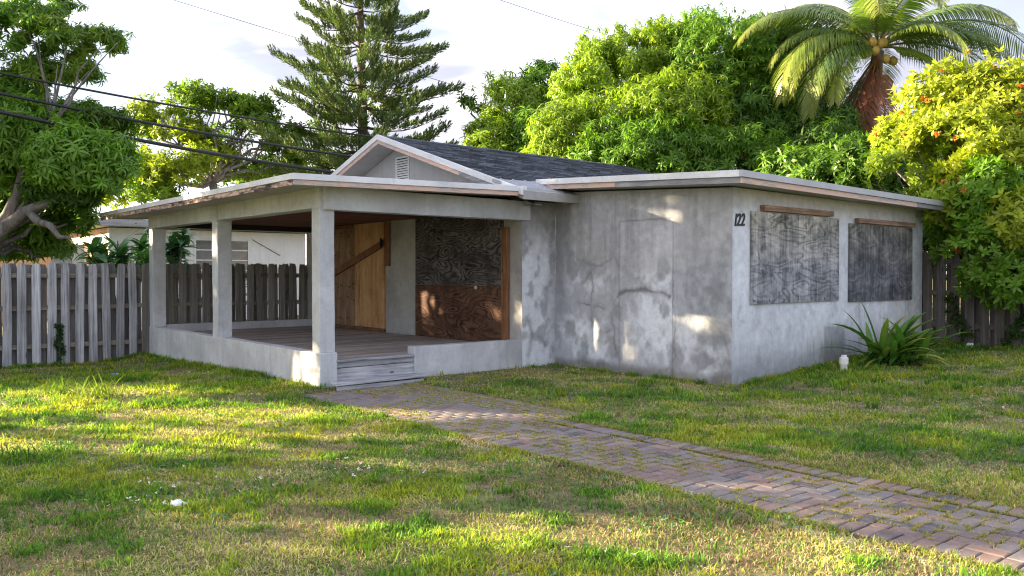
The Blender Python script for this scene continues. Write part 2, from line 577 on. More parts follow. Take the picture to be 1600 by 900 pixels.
M['white_paint'] = m_plain('white_vent_paint', (0.70, 0.70, 0.71), 0.6)
M['dark_void'] = m_plain('dark_recess', (0.02, 0.02, 0.022), 0.9)
M['membrane'] = m_concrete('roof_membrane', (0.30, 0.31, 0.335), (0.42, 0.43, 0.46), 2.0, (0.36, 0.36, 0.37))
M['shingle'] = m_tone('asphalt_shingle', 0.92, 0.15)
M['brick'] = m_brick()
M['joint'] = m_plain('path_sand', (0.11, 0.095, 0.07), 0.95, 0.1, 0.35, 30)
M['kerb'] = m_concrete('path_haunch', (0.25, 0.24, 0.22), (0.36, 0.35, 0.33), 3.0)
M['ground'] = m_ground()
M['leaf'] = m_leaf('mango_leaf')
M['leaf_soft'] = m_leaf('feathery_leaf', 0.55, 0.5)
M['needle'] = m_leaf('pine_needle', 0.15, 0.6, (1.1, 1.2, 0.6), 0.2)
M['grass'] = m_leaf('grass_blade', 0.35, 0.6, (1.2, 1.25, 0.6), 0.15)
M['strap'] = m_leaf('strap_leaf', 0.25, 0.35, (1.2, 1.3, 0.6), 0.4)
M['palm_leaf'] = m_leaf('palm_leaflet', 0.30, 0.4, (1.1, 1.25, 0.6), 0.4)
M['flower'] = m_leaf('orange_blossom', 0.25, 0.6, (1.2, 0.9, 0.5), 0.2)
M['bark'] = m_bark('grey_bark', (0.10, 0.09, 0.085), (0.27, 0.25, 0.235))
M['bark_dark'] = m_bark('brown_bark', (0.045, 0.035, 0.028), (0.13, 0.105, 0.085))
M['palm_trunk'] = m_bark('palm_bark', (0.12, 0.10, 0.085), (0.28, 0.25, 0.215), True)
M['coconut'] = m_plain('coconut_husk', (0.36, 0.25, 0.065), 0.55, 0.3, 0.3, 4)
M['cable'] = m_plain('black_cable', (0.018, 0.02, 0.022), 0.5, 0.4)
M['neighbour_wall'] = m_concrete('white_render', (0.66, 0.665, 0.68), (0.76, 0.765, 0.78), 1.0, (0.66, 0.65, 0.63))
M['peach'] = m_concrete('peach_render', (0.52, 0.36, 0.28), (0.62, 0.44, 0.35), 1.0, (0.5, 0.38, 0.31))
M['pane'] = None
M['pvc'] = m_plain('white_plastic', (0.74, 0.74, 0.72), 0.4, 0.5, 0.08)
M['pvc_base'] = m_plain('cream_plastic', (0.62, 0.60, 0.52), 0.5, 0.4, 0.15)
M['corrugated'] = m_plain('galvanised_sheet', (0.42, 0.43, 0.44), 0.5, 0.5, 0.2)
M['paper'] = m_plain('white_paper', (0.72, 0.72, 0.72), 0.8)
M['blue_plastic'] = m_plain('blue_plastic', (0.12, 0.33, 0.62), 0.35, 0.5, 0.3, 20)
kp = NT('dusty_pane')
M['pane'] = kp.pbr(kp.ramp(kp.noise(kp.coord((1, 1, 2.5), True), 2.0, 4), [(0.3, (0.05, 0.06, 0.075)), (0.7, (0.13, 0.14, 0.155))]), 0.25, None, 0.6)

# ------------------------------------------------------------------ ground
xs = np.concatenate([np.array([-400, -200, -100, -60, -40]), np.arange(-30, 30.01, 0.25), np.array([40, 60, 100, 200, 400])])
ys = np.concatenate([np.array([-120, -60, -25, -12]), np.arange(-6, 34.01, 0.25), np.array([45, 70, 120, 250, 500, 900])])
GX, GY = np.meshgrid(xs, ys)
GZ = ground_h(GX, GY)
nx, ny = len(xs), len(ys)
idx = np.arange(nx * ny).reshape(ny, nx)
quads = np.stack([idx[:-1, :-1], idx[:-1, 1:], idx[1:, 1:], idx[1:, :-1]], -1).reshape(-1, 4)
gz = GZ - 0.035 * ((to_uv(GX, GY)[0] > -5.1) & (to_uv(GX, GY)[0] < -2.8) & (to_uv(GX, GY)[1] < 3.3))
lawn = np_mesh('lawn', np.stack([GX, GY, gz], -1).reshape(-1, 3), quads, M['ground'], smooth=True)
tag(lawn, kind='structure')

# ------------------------------------------------------------------ brick path (herringbone between soldier courses)
path = empty('path', tuple(HC), HROT)
tag(path, kind='structure')
MB().box(-4.90, -3.46, -8.5, 3.05, -0.09, -0.012).build('path_bed', M['joint'], path)
MB().box(-3.46, -3.02, -0.35, 3.05, -0.09, -0.013).build('path_bed', M['joint'], path)
kb = MB()
for i in range(14):
    v0 = -8.0 + i * 0.62
    if random.random() < 0.75:
        kb.box(-4.955 + random.uniform(-.01, .01), -4.895, v0, v0 + 0.6, -0.08, -0.002 + random.uniform(-.012, .004))
kb.build('edge_haunch', M['kerb'], path, 0.008)


def brick_mesh(L, W, seed):
    rr = random.Random(seed)
    j = lambda a: rr.uniform(-a, a)
    g = 0.004
    x, y = L / 2 - g, W / 2 - g
    vs = [(-x + j(.002), -y + j(.002), -0.05), (x + j(.002), -y + j(.002), -0.05), (x + j(.002), y + j(.002), -0.05), (-x + j(.002), y + j(.002), -0.05)]
    c = 0.007
    top = [(-x, -y), (x, -y), (x, y), (-x, y)]
    vs += [(a + j(.0015), b + j(.0015), 0.0) for a, b in top]
    vs += [(a - math.copysign(c, a) + j(.001), b - math.copysign(c, b) + j(.001), 0.005 + j(.0012)) for a, b in top]
    fs = [(0, 1, 5, 4), (1, 2, 6, 5), (2, 3, 7, 6), (3, 0, 4, 7), (4, 5, 9, 8), (5, 6, 10, 9), (6, 7, 11, 10), (7, 4, 8, 11), (8, 9, 10, 11)]
    me = bpy.data.meshes.new('brick')
    me.from_pydata(vs, [], fs)
    me.materials.append(M['brick'])
    me.update()
    return me


BL, BW = 0.212, 0.106
brick_meshes = [brick_mesh(BL, BW, s) for s in range(6)]
spots = []      # (u, v, rot)


def course(uc, v0, v1, across=True):
    v = v0
    while v < v1:
        spots.append((uc, v + BW / 2, 0.0)); v += BW


course(-4.80 + BL / 2, -8.4, 2.9)
course(-3.48 - BL / 2, -8.4, -0.35)
course(-3.03 - BL / 2, -0.35, 2.95)


def herring(u0, u1, v0, v1):
    # 90 degree herringbone on a BW grid
    nu = int(round((u1 - u0) / BW)); nv = int(round((v1 - v0) / BW))
    for j in range(-2, nv + 2):
        for i in range(-2, nu + 2):
            m = (i - j) % 4
            if m == 0:
                cells = [(i, j), (i + 1, j)]; rot = 0.0
            elif m == 3:
                cells = [(i, j), (i, j + 1)]; rot = math.pi / 2
            else:
                continue
            ok = [0 <= a < nu and 0 <= b < nv for a, b in cells]
            if all(ok):
                ca = sum(c[0] for c in cells) / 2 + 0.5; cb = sum(c[1] for c in cells) / 2 + 0.5
                spots.append((u0 + ca * BW, v0 + cb * BW, rot))
            elif any(ok):
                a, b = cells[ok.index(True)]
                spots.append((u0 + (a + 0.5) * BW, v0 + (b + 0.5) * BW, None))


herring(-4.80 + BL, -3.48 - BL, -8.4, -0.35)
herring(-4.80 + BL, -3.03 - BL, -0.35, 2.95)
half_me = brick_mesh(BW, BW, 21)


def seen(u, v):
    p = P(u, v)
    return abs(p[0]) < 0.66 * p[1] and p[1] > 3.6


vis = [s for s in spots if seen(s[0], s[1])]
vis.sort(key=lambda s: np.linalg.norm(P(s[0], s[1])))
rest = vis[300:]
for i, (u, v, rot) in enumerate(vis[:300]):
    me = half_me if rot is None else random.choice(brick_meshes)
    o = bpy.data.objects.new('brick', me)
    COL.objects.link(o)
    o.parent = path
    o.location = (u, v, random.uniform(-0.003, 0.003))
    o.rotation_euler = (random.gauss(0, .009), random.gauss(0, .009), (rot or 0.0) + random.gauss(0, .018) + random.choice((0, math.pi)))
rb = MB()
tint_v = []
for (u, v, rot) in rest:
    me = half_me if rot is None else random.choice(brick_meshes)
    mat4 = Matrix.Translation((u, v, random.uniform(-0.002, 0.002))) @ Matrix.Rotation((rot or 0) + random.gauss(0, .012), 4, 'Z')
    rb.add([mat4 @ q.co for q in me.vertices], [tuple(p.vertices) for p in me.polygons])
    pal = random.choice([(0.235, 0.182, 0.158), (0.19, 0.15, 0.136), (0.22, 0.195, 0.182), (0.19, 0.182, 0.18), (0.25, 0.205, 0.178), (0.21, 0.19, 0.18)])
    tint_v += [pal] * len(me.vertices)
far_b = np_mesh('brick', np.array(rb.v), [np.array([f for f in rb.f])], m_tone('far_paver_brick', 0.9), path, np.array(tint_v))
tag(far_b, kind='stuff')

# ------------------------------------------------------------------ house
house = empty('house', tuple(HC), HROT, 'single storey grey concrete house with boarded windows and an open pillared porch', 'house')


def seg_dist(x, y, pts):
    d = np.full(np.shape(x), 1e9)
    for (x0, y0), (x1, y1) in zip(pts[:-1], pts[1:]):
        dx, dy = x1 - x0, y1 - y0
        t = np.clip(((x - x0) * dx + (y - y0) * dy) / (dx * dx + dy * dy + 1e-12), 0, 1)
        d = np.minimum(d, np.hypot(x - x0 - t * dx, y - y0 - t * dy))
    return d


def lerp(a, b, t):
    return a + (np.array(b) - a) * t[..., None]


def dense_wall(name, org, du, length, zfun, tone, depth, mitre0=0.0, mitre1=0.0, res=0.02, relief=None, zb=-0.15):
    """org (u,v), du unit direction in house plan, depth = inward plan vector; dense outer face, plain inner face"""
    n = max(2, int(length / res)); m = int(2.8 / res)
    s = np.linspace(0, length, n)
    t = np.linspace(0, 1, m)
    S, T = np.meshgrid(s, t)
    Z = zb + (zfun(S) - zb) * T
    out = np.stack([org[0] + du[0] * S, org[1] + du[1] * S, Z], -1)
    nrm = -np.array([depth[0], depth[1], 0.0]); nrm /= np.linalg.norm(nrm)
    if relief is not None:
        out = out + relief(S, Z)[..., None] * nrm
    colr = tone(S, Z)
    V = out.reshape(-1, 3)
    idx = np.arange(n * m).reshape(m, n)
    q = np.stack([idx[:-1, :-1], idx[:-1, 1:], idx[1:, 1:], idx[1:, :-1]], -1).reshape(-1, 4)
    b = []
    for (ss, mi) in ((0, mitre0), (length, -mitre1)):
        for zz in (zb, float(zfun(np.array([ss]))[0])):
            b.append([org[0] + du[0] * (ss + mi) + depth[0], org[1] + du[1] * (ss + mi) + depth[1], zz])
    k = len(V)
    V = np.concatenate([V, np.array(b)])
    ext = np.array([[k + 2, k, k + 1, k + 3],                               # inner face
                    [idx[-1, 0], idx[-1, -1], k + 3, k + 1],                # top
                    [idx[0, 0], idx[-1, 0], k + 1, k],                      # ends
                    [idx[-1, -1], idx[0, -1], k + 2, k + 3]])
    C = np.concatenate([colr.reshape(-1, 3), np.full((4, 3), 0.3)])
    o = np_mesh(name, V, [q, ext], M['conc_attr'], house, C)
    return o


def cracks_dark(x, y, lines, wid, seed):
    wob = 0.12 * (fbm(x * 5, y * 5, 4, seed) - 0.5)
    wob2 = 0.12 * (fbm(x * 5 + 9, y * 5 + 4, 4, seed + 9) - 0.5)
    tot = np.zeros(np.shape(x))
    for pts, w, a in lines:
        d = seg_dist(x + wob, y + wob2, pts)
        tot = np.maximum(tot, a * np.exp(-(d / (w * wid)) ** 1.6))
    return tot


def tone_L(S, Z):
    v = S; z = Z
    base = np.zeros(S.shape + (3,)) + np.array([0.42, 0.435, 0.47])
    n1 = fbm(v * 1.5 + 3, z * 1.5, 5, 3)
    n2 = fbm(v * 4.2 + 3, z * 3.1, 5, 31)
    n3 = fbm(v * 13, z * 9, 4, 41)
    base = lerp(base, (0.70, 0.725, 0.77), sstep(0.42, 0.57, n1 * 0.6 + n2 * 0.4))
    base = lerp(base, (0.25, 0.258, 0.275), sstep(0.47, 0.70, n2) * 0.75)
    # old brownish render above a ragged tide line
    tide = 1.62 + 0.75 * (fbm(v * 1.3 + 7, z * 0 + 2.2, 4, 77) - 0.5) + 0.22 * (n2 - 0.5)
    up = sstep(-0.10, 0.22, z - tide)
    base = lerp(base, (0.385, 0.375, 0.382), up * 0.7)
    edge = np.exp(-((z - tide + 0.02) / 0.07) ** 2)
    base = lerp(base, (0.23, 0.23, 0.24), edge * 0.45 * sstep(0.35, 0.6, n3))
    # darker band near the corner and by the re-entrant corner
    rgt = sstep(0.95, 0.35, v + 0.35 * (n2 - 0.5)) * sstep(2.3, 1.6, z)
    base = lerp(base, (0.24, 0.25, 0.265), rgt * 0.75 * sstep(0.3, 0.62, n2))
    lft = sstep(2.95, 3.3, v + 0.3 * (n2 - 0.5)) * sstep(0.5, 0.9, z)
    base = lerp(base, (0.25, 0.25, 0.26), lft * 0.75)
    lines = [([(2.02, 1.17), (1.86, 1.24), (1.62, 1.275), (1.36, 1.25), (1.16, 1.20), (1.05, 1.14)], 1.9, 0.95),
             ([(2.02, 1.17), (2.12, 1.07), (2.15, 0.85), (2.14, 0.55), (2.08, 0.35)], 1.0, 0.85),
             ([(2.60, 1.55), (2.58, 1.25), (2.62, 0.95), (2.60, 0.70)], 0.9, 0.8),
             ([(2.80, 1.33), (2.72, 1.42), (2.62, 1.50)], 1.0, 0.7),
             ([(2.85, 1.02), (2.6, 1.02), (2.42, 1.0), (2.3, 0.97)], 1.2, 0.8),
             ([(2.55, 0.98), (2.45, 1.08), (2.36, 1.05), (2.33, 0.98)], 0.8, 0.8),
             ([(2.5, 0.62), (2.35, 0.60), (2.2, 0.66)], 1.2, 0.6),
             ([(2.30, 0.45), (2.16, 0.55), (2.1, 0.35), (2.02, 0.2)], 1.6, 0.6),
             ([(2.9, 1.72), (2.5, 1.62), (2.1, 1.75), (2.03, 1.6)], 1.4, 0.6),
             ([(0.98, 1.35), (0.96, 0.9), (0.99, 0.5), (0.93, 0.3), (1.1, 0.1)], 1.2, 0.65),
             ([(0.93, 0.32), (0.8, 0.22), (0.74, 0.1)], 0.8, 0.6),
             ([(0.75, 1.5), (0.78, 1.2), (0.62, 1.0), (0.6, 0.75)], 1.8, 0.5),
             ([(0.4, 0.9), (0.2, 0.75), (0.1, 0.6), (0.05, 0.3)], 1.4, 0.5)]
    brk = sstep(0.30, 0.62, fbm(v * 5.5 + 2, z * 5.5, 3, 88))
    ck = cracks_dark(v, z, lines, 0.012, 5) * (0.35 + 0.65 * brk)
    base = lerp(base, (0.11, 0.115, 0.12), np.clip(ck * (0.55 + 0.8 * n3), 0, 0.85))
    halo = cracks_dark(v, z, lines, 0.055, 5) * sstep(0.35, 0.65, fbm(v * 4, z * 4 + 8, 4, 99))
    base = lerp(base, (0.26, 0.265, 0.275), halo * 0.55)
    arc = cracks_dark(v, z, lines[:1], 0.017, 5)
    base = lerp(base, (0.16, 0.165, 0.165), np.clip(arc * (0.3 + 0.9 * n3), 0, .8) * sstep(1.0, 1.35, v))
    # outline of the filled-in doorway
    d = np.minimum(np.where((z > 0.02) & (z < 2.3), np.minimum(np.abs(v - 2.02), np.abs(v - 1.0) * 1.6), 9), np.where((v > 1.0) & (v < 2.02), np.abs(z - 2.3), 9))
    base = lerp(base, (0.16, 0.16, 0.165), np.exp(-(d / 0.010) ** 2) * 0.6)
    inside = (v > 1.01) & (v < 2.01) & (z < 2.29)
    base = np.where(inside[..., None], base * 1.06, base)
    run = fbm(v * 8 + 3, z * 0.5, 4, 191)
    base = lerp(base, (0.24, 0.24, 0.245), sstep(0.52, 0.72, run) * sstep(0.9, 2.6, z + 0.6 * (run - .5)) * 0.5)
    # splash dirt at the foot
    base = lerp(base, (0.17, 0.15, 0.125), sstep(0.13, 0.0, z - 0.12 * n2) * 0.7)
    return base * (0.93 + 0.14 * n3)[..., None]


def relief_L(S, Z):
    r = 0.012 * (fbm(S * 2, Z * 2, 3, 12) - 0.5)
    inside = (S > 1.01) & (S < 2.01) & (Z < 2.29)
    return r - 0.008 * inside


def tone_N(S, Z):      # wall with the numerals
    u = S; z = Z
    n1 = fbm(u * 1.1 + 1, z * 1.4, 5, 13)
    n2 = fbm(u * 5, z * 3.2, 5, 51)
    n3 = fbm(u * 14, z * 10, 4, 61)
    base = np.zeros(S.shape + (3,)) + np.array([0.60, 0.625, 0.665])
    base = lerp(base, (0.68, 0.71, 0.755), sstep(0.4, 0.60, n1))
    base = lerp(base, (0.53, 0.515, 0.48), sstep(2.2, 2.55, z + 0.25 * (n2 - 0.5)) * 0.8)
    drip = fbm(u * 15, z * 1.0, 3, 71)
    low = sstep(1.05, 0.15, z + 0.7 * (drip - 0.5))
    base = lerp(base, (0.34, 0.355, 0.38), low * 0.75 * sstep(0.36, 0.62, drip))
    base = lerp(base, (0.19, 0.195, 0.20), sstep(0.52, 0.05, z + 0.7 * (drip - 0.5) - 0.03 * u) * 0.75)
    base = lerp(base, (0.34, 0.35, 0.365), sstep(0.55, 0.72, n2) * 0.35)
    lines = [([(0.17, 1.22), (0.24, 1.08), (0.14, 0.93), (0.22, 0.86), (0.32, 0.84)], 0.8, 0.6),
             ([(0.35, 1.3), (0.42, 1.1)], 0.7, 0.5),
             ([(0.85, 1.05), (0.95, 0.9), (0.8, 0.75), (0.98, 0.62)], 0.9, 0.45),
             ([(1.15, 1.05), (1.25, 0.85), (1.1, 0.7)], 0.9, 0.4),
             ([(2.74, 1.18), (3.1, 1.12)], 0.7, 0.45),
             ([(1.6, 1.02), (1.75, 0.85)], 0.8, 0.35)]
    ck = cracks_dark(u, z, lines, 0.018, 8)
    base = lerp(base, (0.26, 0.265, 0.28), np.clip(ck * (0.2 + 0.9 * n3) * sstep(0.35, 0.6, fbm(u * 6, z * 6, 3, 77)), 0, 0.8))
    patch = (sstep(2.36, 2.40, u) * sstep(3.1, 2.9, u) * sstep(0.72, 0.68, z))
    base = lerp(base, (0.20, 0.205, 0.215), patch * 0.7 * (0.5 + 0.6 * n2))
    strk = sstep(0.58, 0.7, fbm(u * 9 + 4, z * 0.6, 3, 91)) * sstep(1.15, 0.95, z) * (u > 3.0)
    base = lerp(base, (0.33, 0.34, 0.36), strk * 0.4)
    base = lerp(base, (0.27, 0.27, 0.28), sstep(0.035, 0.0, u) * 0.3)
    return base * (0.94 + 0.12 * n3)[..., None]


def tone_F(S, Z):      # short wall beside the porch opening
    n1 = fbm(S * 2.2, Z * 1.5, 5, 113); n2 = fbm(S * 6, Z * 4, 5, 131); n3 = fbm(S * 14, Z * 9, 4, 141)
    base = np.zeros(S.shape + (3,)) + np.array([0.42, 0.43, 0.45])
    base = lerp(base, (0.66, 0.69, 0.74), sstep(2.15, 1.55, Z + 0.7 * (n2 - 0.5)) * sstep(0.75, 0.5, S + 0.3 * (n1 - 0.5)))
    base = lerp(base, (0.255, 0.25, 0.25), sstep(2.1, 2.4, Z + 0.3 * (n2 - 0.5)) * 0.7)
    base = lerp(base, (0.24, 0.24, 0.25), sstep(0.53, 0.68, n2) * 0.6)
    base = lerp(base, (0.15, 0.15, 0.15), cracks_dark(S, Z, [([(0.1, 0.8), (0.22, 0.5), (0.15, 0.2)], 1.6, 0.6), ([(0.35, 0.5), (0.5, 0.3)], 1.4, 0.5)], 0.025, 3) * (0.4 + n3))
    return base * (0.93 + 0.14 * n3)[..., None]


def tone_W(S, Z):      # wall behind the porch
    n1 = fbm(S * 1.4, Z * 1.2, 5, 213); n3 = fbm(S * 14, Z * 9, 4, 241)
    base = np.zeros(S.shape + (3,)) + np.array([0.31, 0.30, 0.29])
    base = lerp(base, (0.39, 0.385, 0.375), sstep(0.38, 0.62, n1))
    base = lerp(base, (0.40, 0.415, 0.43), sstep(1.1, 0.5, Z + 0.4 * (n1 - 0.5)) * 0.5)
    return base * (0.93 + 0.14 * n3)[..., None]


ztop = lambda s: 2.655 + 0.054 * np.asarray(s)
dense_wall('wall', (0, 3.44), (0, -1), 3.44, lambda s: ztop(3.44 - s), lambda S, Z: tone_L(3.44 - S, Z), (0.2, 0), 0.0, 0.2, 0.0165, lambda S, Z: relief_L(3.44 - S, Z))
dense_wall('wall', (0, 0), (1, 0), 5.73, lambda s: 2.66 - 0.006 * s, tone_N, (0, 0.2), 0.2, 0.2, 0.02, lambda S, Z: 0.01 * (fbm(S * 2, Z * 2, 3, 22) - 0.5) * sstep(0, 0.1, S))
dense_wall('wall', (-0.73, 3.44), (1, 0), 0.73, lambda s: 2.72 + 0 * s, tone_F, (0, 0.2), 0.2, 0.0, 0.02)
dense_wall('wall', (-0.73, 11.0), (0, -1), 7.56, lambda s: 2.72 + 0 * s, tone_W, (0.2, 0), 0.0, 0.2, 0.035)
MB().hexa([(5.73, 0, -.15), (5.73, 8, -.15), (5.53, 8, -.15), (5.53, 0.2, -.15), (5.73, 0, 2.6), (5.73, 8, 2.7), (5.53, 8, 2.7), (5.53, 0.2, 2.6)]).build('wall', M['conc'], house)
MB().box(-0.53, 5.53, 10.8, 11.0, -0.3, 2.72).build('wall', M['conc'], house)

# boarded windows on the numeral wall
b1 = MB().hexa([(0.41, -0.034, 1.082), (2.755, -0.034, 1.088), (2.755, -0.006, 1.088), (0.41, -0.006, 1.082), (0.405, -0.034, 2.36), (2.745, -0.034, 2.352), (2.745, -0.006, 2.352), (0.405, -0.006, 2.36)])
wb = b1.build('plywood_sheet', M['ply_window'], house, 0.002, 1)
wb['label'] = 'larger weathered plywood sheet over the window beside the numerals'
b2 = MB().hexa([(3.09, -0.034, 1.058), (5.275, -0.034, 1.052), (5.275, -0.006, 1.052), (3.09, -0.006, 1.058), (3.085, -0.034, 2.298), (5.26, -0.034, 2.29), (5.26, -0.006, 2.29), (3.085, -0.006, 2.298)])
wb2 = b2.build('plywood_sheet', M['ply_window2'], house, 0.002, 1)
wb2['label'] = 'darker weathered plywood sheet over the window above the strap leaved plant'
for sh, (u0, u1, z0, z1) in ((wb, (0.41, 2.75, 1.1, 2.34)), (wb2, (3.09, 5.26, 1.07, 2.28))):
    sb = MB()
    for i in range(7):
        for z in (z0 + .03, z1 - .03):
            uu = u0 + 0.06 + i * (u1 - u0 - .12) / 6
            sb.lathe([(0.009, 0), (0.009, 0.0055), (0.004, 0.007)], (0, 0, 0), 8)
            for q in range(len(sb.v) - 24, len(sb.v)):
                x, y, zz = sb.v[q]
                sb.v[q] = (uu + x, -0.0345 - zz, z + y)
    sb.build('screw_head', M['dark_void'], sh)
MB().box(0.64, 2.49, -0.085, -0.004, 2.372, 2.452).build('batten', M['brown_wood_x'], house, 0.004)
MB().box(3.28, 5.27, -0.085, -0.004, 2.310, 2.385).build('batten', M['brown_wood_x'], house, 0.004)

# house number
deps = bpy.context.evaluated_depsgraph_get()


def numeral(ch, u, z, h):
    cu = bpy.data.curves.new('numeral', 'FONT')
    cu.body = ch
    cu.size = h * 1.42
    cu.shear = 0.22
    cu.extrude = 0.006
    cu.offset = 0.004
    cu.resolution_u = 4
    tmp = bpy.data.objects.new('numeral_tmp', cu)
    COL.objects.link(tmp)
    bpy.context.view_layer.update()
    me = bpy.data.meshes.new_from_object(tmp.evaluated_get(bpy.context.evaluated_depsgraph_get()))
    bpy.data.objects.remove(tmp)
    me.materials.clear()
    o = link('numeral', me, M['black'], house)
    o.rotation_euler = (math.pi / 2, 0, 0)
    o.location = (u, -0.008, z)
    o.scale = (0.78, 1, 1)
    return o


numeral('1', 0.012, 2.145, 0.165); numeral('2', 0.085, 2.150, 0.165); numeral('2', 0.180, 2.155, 0.165)

# porch: concrete
pc = M['conc']
MB().box(-4.285, -4.03, 3.40, 3.90, -0.25, 0.452).build('pedestal', pc, house, 0.014, 2, False, 0.006)
MB().hexa([(-4.272, 3.90, -0.45), (-4.09, 3.90, -0.45), (-4.09, 10.72, -0.45), (-4.272, 10.72, -0.45), (-4.272, 3.90, 0.445), (-4.09, 3.90, 0.445), (-4.09, 10.72, 0.455), (-4.272, 10.72, 0.455)]).build('low_wall', pc, house, 0.010, 2, False, 0.006)
MB().box(-2.79, -0.732, 3.437, 3.615, -0.25, 0.452).build('low_wall', pc, house, 0.010, 2, False, 0.006)
MB().box(-4.088, -0.732, 10.50, 10.68, -0.45, 0.49).build('low_wall', pc, house, 0.008, 2, False, 0.006)
for (u0, u1, v0, v1, z0) in ((-4.255, -4.035, 3.465, 3.69, 0.453), (-4.262, -4.02, 7.06, 7.31, 0.45), (-4.265, -4.02, 10.46, 10.70, 0.457)):
    MB().box(u0, u1, v0, v1, z0 - 0.004, 2.40).build('pillar', pc, house, 0.008, 2, False, 0.006)
MB().box(-4.22, -0.60, 3.385, 3.60, 2.352, 2.66).build('beam', pc, house, 0.008, 2, False, 0.006)
MB().hexa([(-4.272, 3.45, 2.376), (-4.03, 3.45, 2.376), (-4.03, 10.72, 2.40), (-4.272, 10.72, 2.40), (-4.272, 3.45, 2.65), (-4.03, 3.45, 2.65), (-4.03, 10.72, 2.65), (-4.272, 10.72, 2.65)]).build('beam', pc, house, 0.008, 2, False, 0.006)
MB().box(-4.285, -4.02, 7.04, 7.34, 2.365, 2.64).build('beam_block', pc, house, 0.008, 2, False, 0.006)
MB().box(-4.03, -0.735, 10.47, 10.66, 2.43, 2.62).build('beam', M['dark_beam'], house, 0.006)

# porch ceiling boards
cb0 = MB().box(-4.02, -0.735, 0, 0.150, 0, 0.018).mesh('ceiling_board')
cb0.materials.append(M['ceiling'])
v = 3.61
while v < 10.45:
    o = link('ceiling_board', cb0, None, house); o.location = (0, v, 2.535); v += 0.156

# deck
db = [MB().box(-4.085, -0.735, 0.0, 0.136, 0, 0.028).mesh('deck_board', 0.004, 1) for _ in range(1)]
db[0].materials.append(M['deck'])
MB().box(-4.05, -2.80, 3.395, 3.605, 0.315, 0.346).build('deck_board', M['step'], house, 0.005)
v = 3.625
while v < 10.40:
    o = link('deck_board', db[0], None, house)
    o.location = (0, v, 0.315 + random.uniform(-0.003, 0.003)); o.rotation_euler = (random.gauss(0, 0.012), 0, 0)
    v += 0.1425
MB().box(-4.08, -0.735, 3.62, 10.5, 0.24, 0.308).build('deck_joists', M['dark_beam'], house)
MB().box(-4.03, -2.795, 3.44, 3.475, 0.235, 0.312).build('riser_board', M['step'], house, 0.004)
MB().box(-4.03, -2.795, 3.430, 3.468, 0.060, 0.228).build('riser_board', M['step'], house, 0.004)
MB().hexa([(-4.20, 3.13, 0.035), (-2.735, 3.15, 0.045), (-2.735, 3.285, 0.045), (-4.20, 3.275, 0.035), (-4.20, 3.13, 0.072), (-2.735, 3.15, 0.082), (-2.735, 3.285, 0.085), (-4.20, 3.275, 0.076)]).build('tread_board', M['step'], house, 0.005)
MB().box(-4.028, -2.79, 3.288, 3.428, 0.035, 0.075).build('tread_board', M['step'], house, 0.005)
MB().box(-4.16, -2.80, 3.165, 3.20, -0.05, 0.024).build('tread_support', M['step'], house, 0.004)
MB().box(-4.02, -2.80, 3.21, 3.42, -0.05, 0.02).build('tread_support', M['dark_beam'], house)

# boarded openings on the wall behind the porch
W = -0.73
MB().box(W - 0.030, W - 0.004, 3.895, 6.46, 1.305, 2.53).build('plywood_panel', M['ply_dark'], house, 0.002, 1)['label'] = 'dark grey upper plywood panel'
MB().box(W - 0.034, W - 0.004, 3.895, 6.46, 0.345, 1.298).build('plywood_panel', M['ply_red'], house, 0.002, 1)['label'] = 'reddish brown lower plywood panel'
MB().box(W - 0.075, W - 0.004, 3.745, 3.885, 0.345, 2.26).build('door_post', M['brown_wood'], house, 0.004)
MB().lathe([(0.012, 0), (0.016, 0.02), (0.03, 0.03), (0.034, 0.05), (0.02, 0.065)], (0, 0, 0), 12).build('knob', M['metal_grey'], house, 0, 2, True)
kn = house.children[-1]
for o in house.children:
    if o.name.startswith('knob'):
        o.location = (W - 0.034, 4.55, 1.265); o.rotation_euler = (0, -math.pi / 2, 0)
door = MB().box(W - 0.045, W - 0.004, 7.56, 8.712, 0.42, 2.525).build('door_board', M['door_light'], house, 0.003, 1)
door['label'] = 'pale orange plywood door board'
d2 = MB().box(W - 0.050, W - 0.004, 8.722, 9.95, 0.43, 2.46).build('door_board', M['door_dark'], house, 0.003, 1)
d2['label'] = 'darker brown nail pocked door board'
nb_ = MB()
for i in range(60):
    vv = random.choice((8.78, 8.95, 9.3, 9.55)) + random.gauss(0, .05); zz = random.choice((0.55, 1.0, 1.25, 1.6, 1.9, 2.3)) + random.gauss(0, .04)
    nb_.box(W - 0.0515, W - 0.045, vv, vv + 0.030, zz, zz + 0.022)
nb_.build('nail_head', M['dark_void'], d2)
MB().box(W - 0.030, W - 0.004, 8.80, 9.95, 2.465, 2.53).build('door_header', M['brown_wood'], house, 0.003, 1)
MB().box(W - 0.055, W - 0.004, 7.56, 9.95, 0.347, 0.412).build('door_sill', M['brown_wood'], house, 0.004)
MB().hexa([(W - 0.090, 7.50, 2.045), (W - 0.090, 9.95, 1.325), (W - 0.052, 9.95, 1.325), (W - 0.052, 7.50, 2.045), (W - 0.090, 7.50, 2.185), (W - 0.090, 9.95, 1.475), (W - 0.052, 9.95, 1.475), (W - 0.052, 7.50, 2.185)]).build('door_brace', M['brown_wood'], house, 0.004)
MB().box(W - 0.048, W - 0.004, 7.37, 7.53, 1.655, 2.515).build('door_jamb', M['brown_wood'], house, 0.004)
MB().box(W - 0.102, W - 0.091, 7.50, 7.60, 2.06, 2.16).box(W - 0.135, W - 0.103, 7.53, 7.56, 2.02, 2.20).build('door_latch', M['dark_void'], house, 0.003)

# porch roof slab and fascias (slight cross fall)
def zb(u): return 2.595 + 0.024 * (u + 4.87)


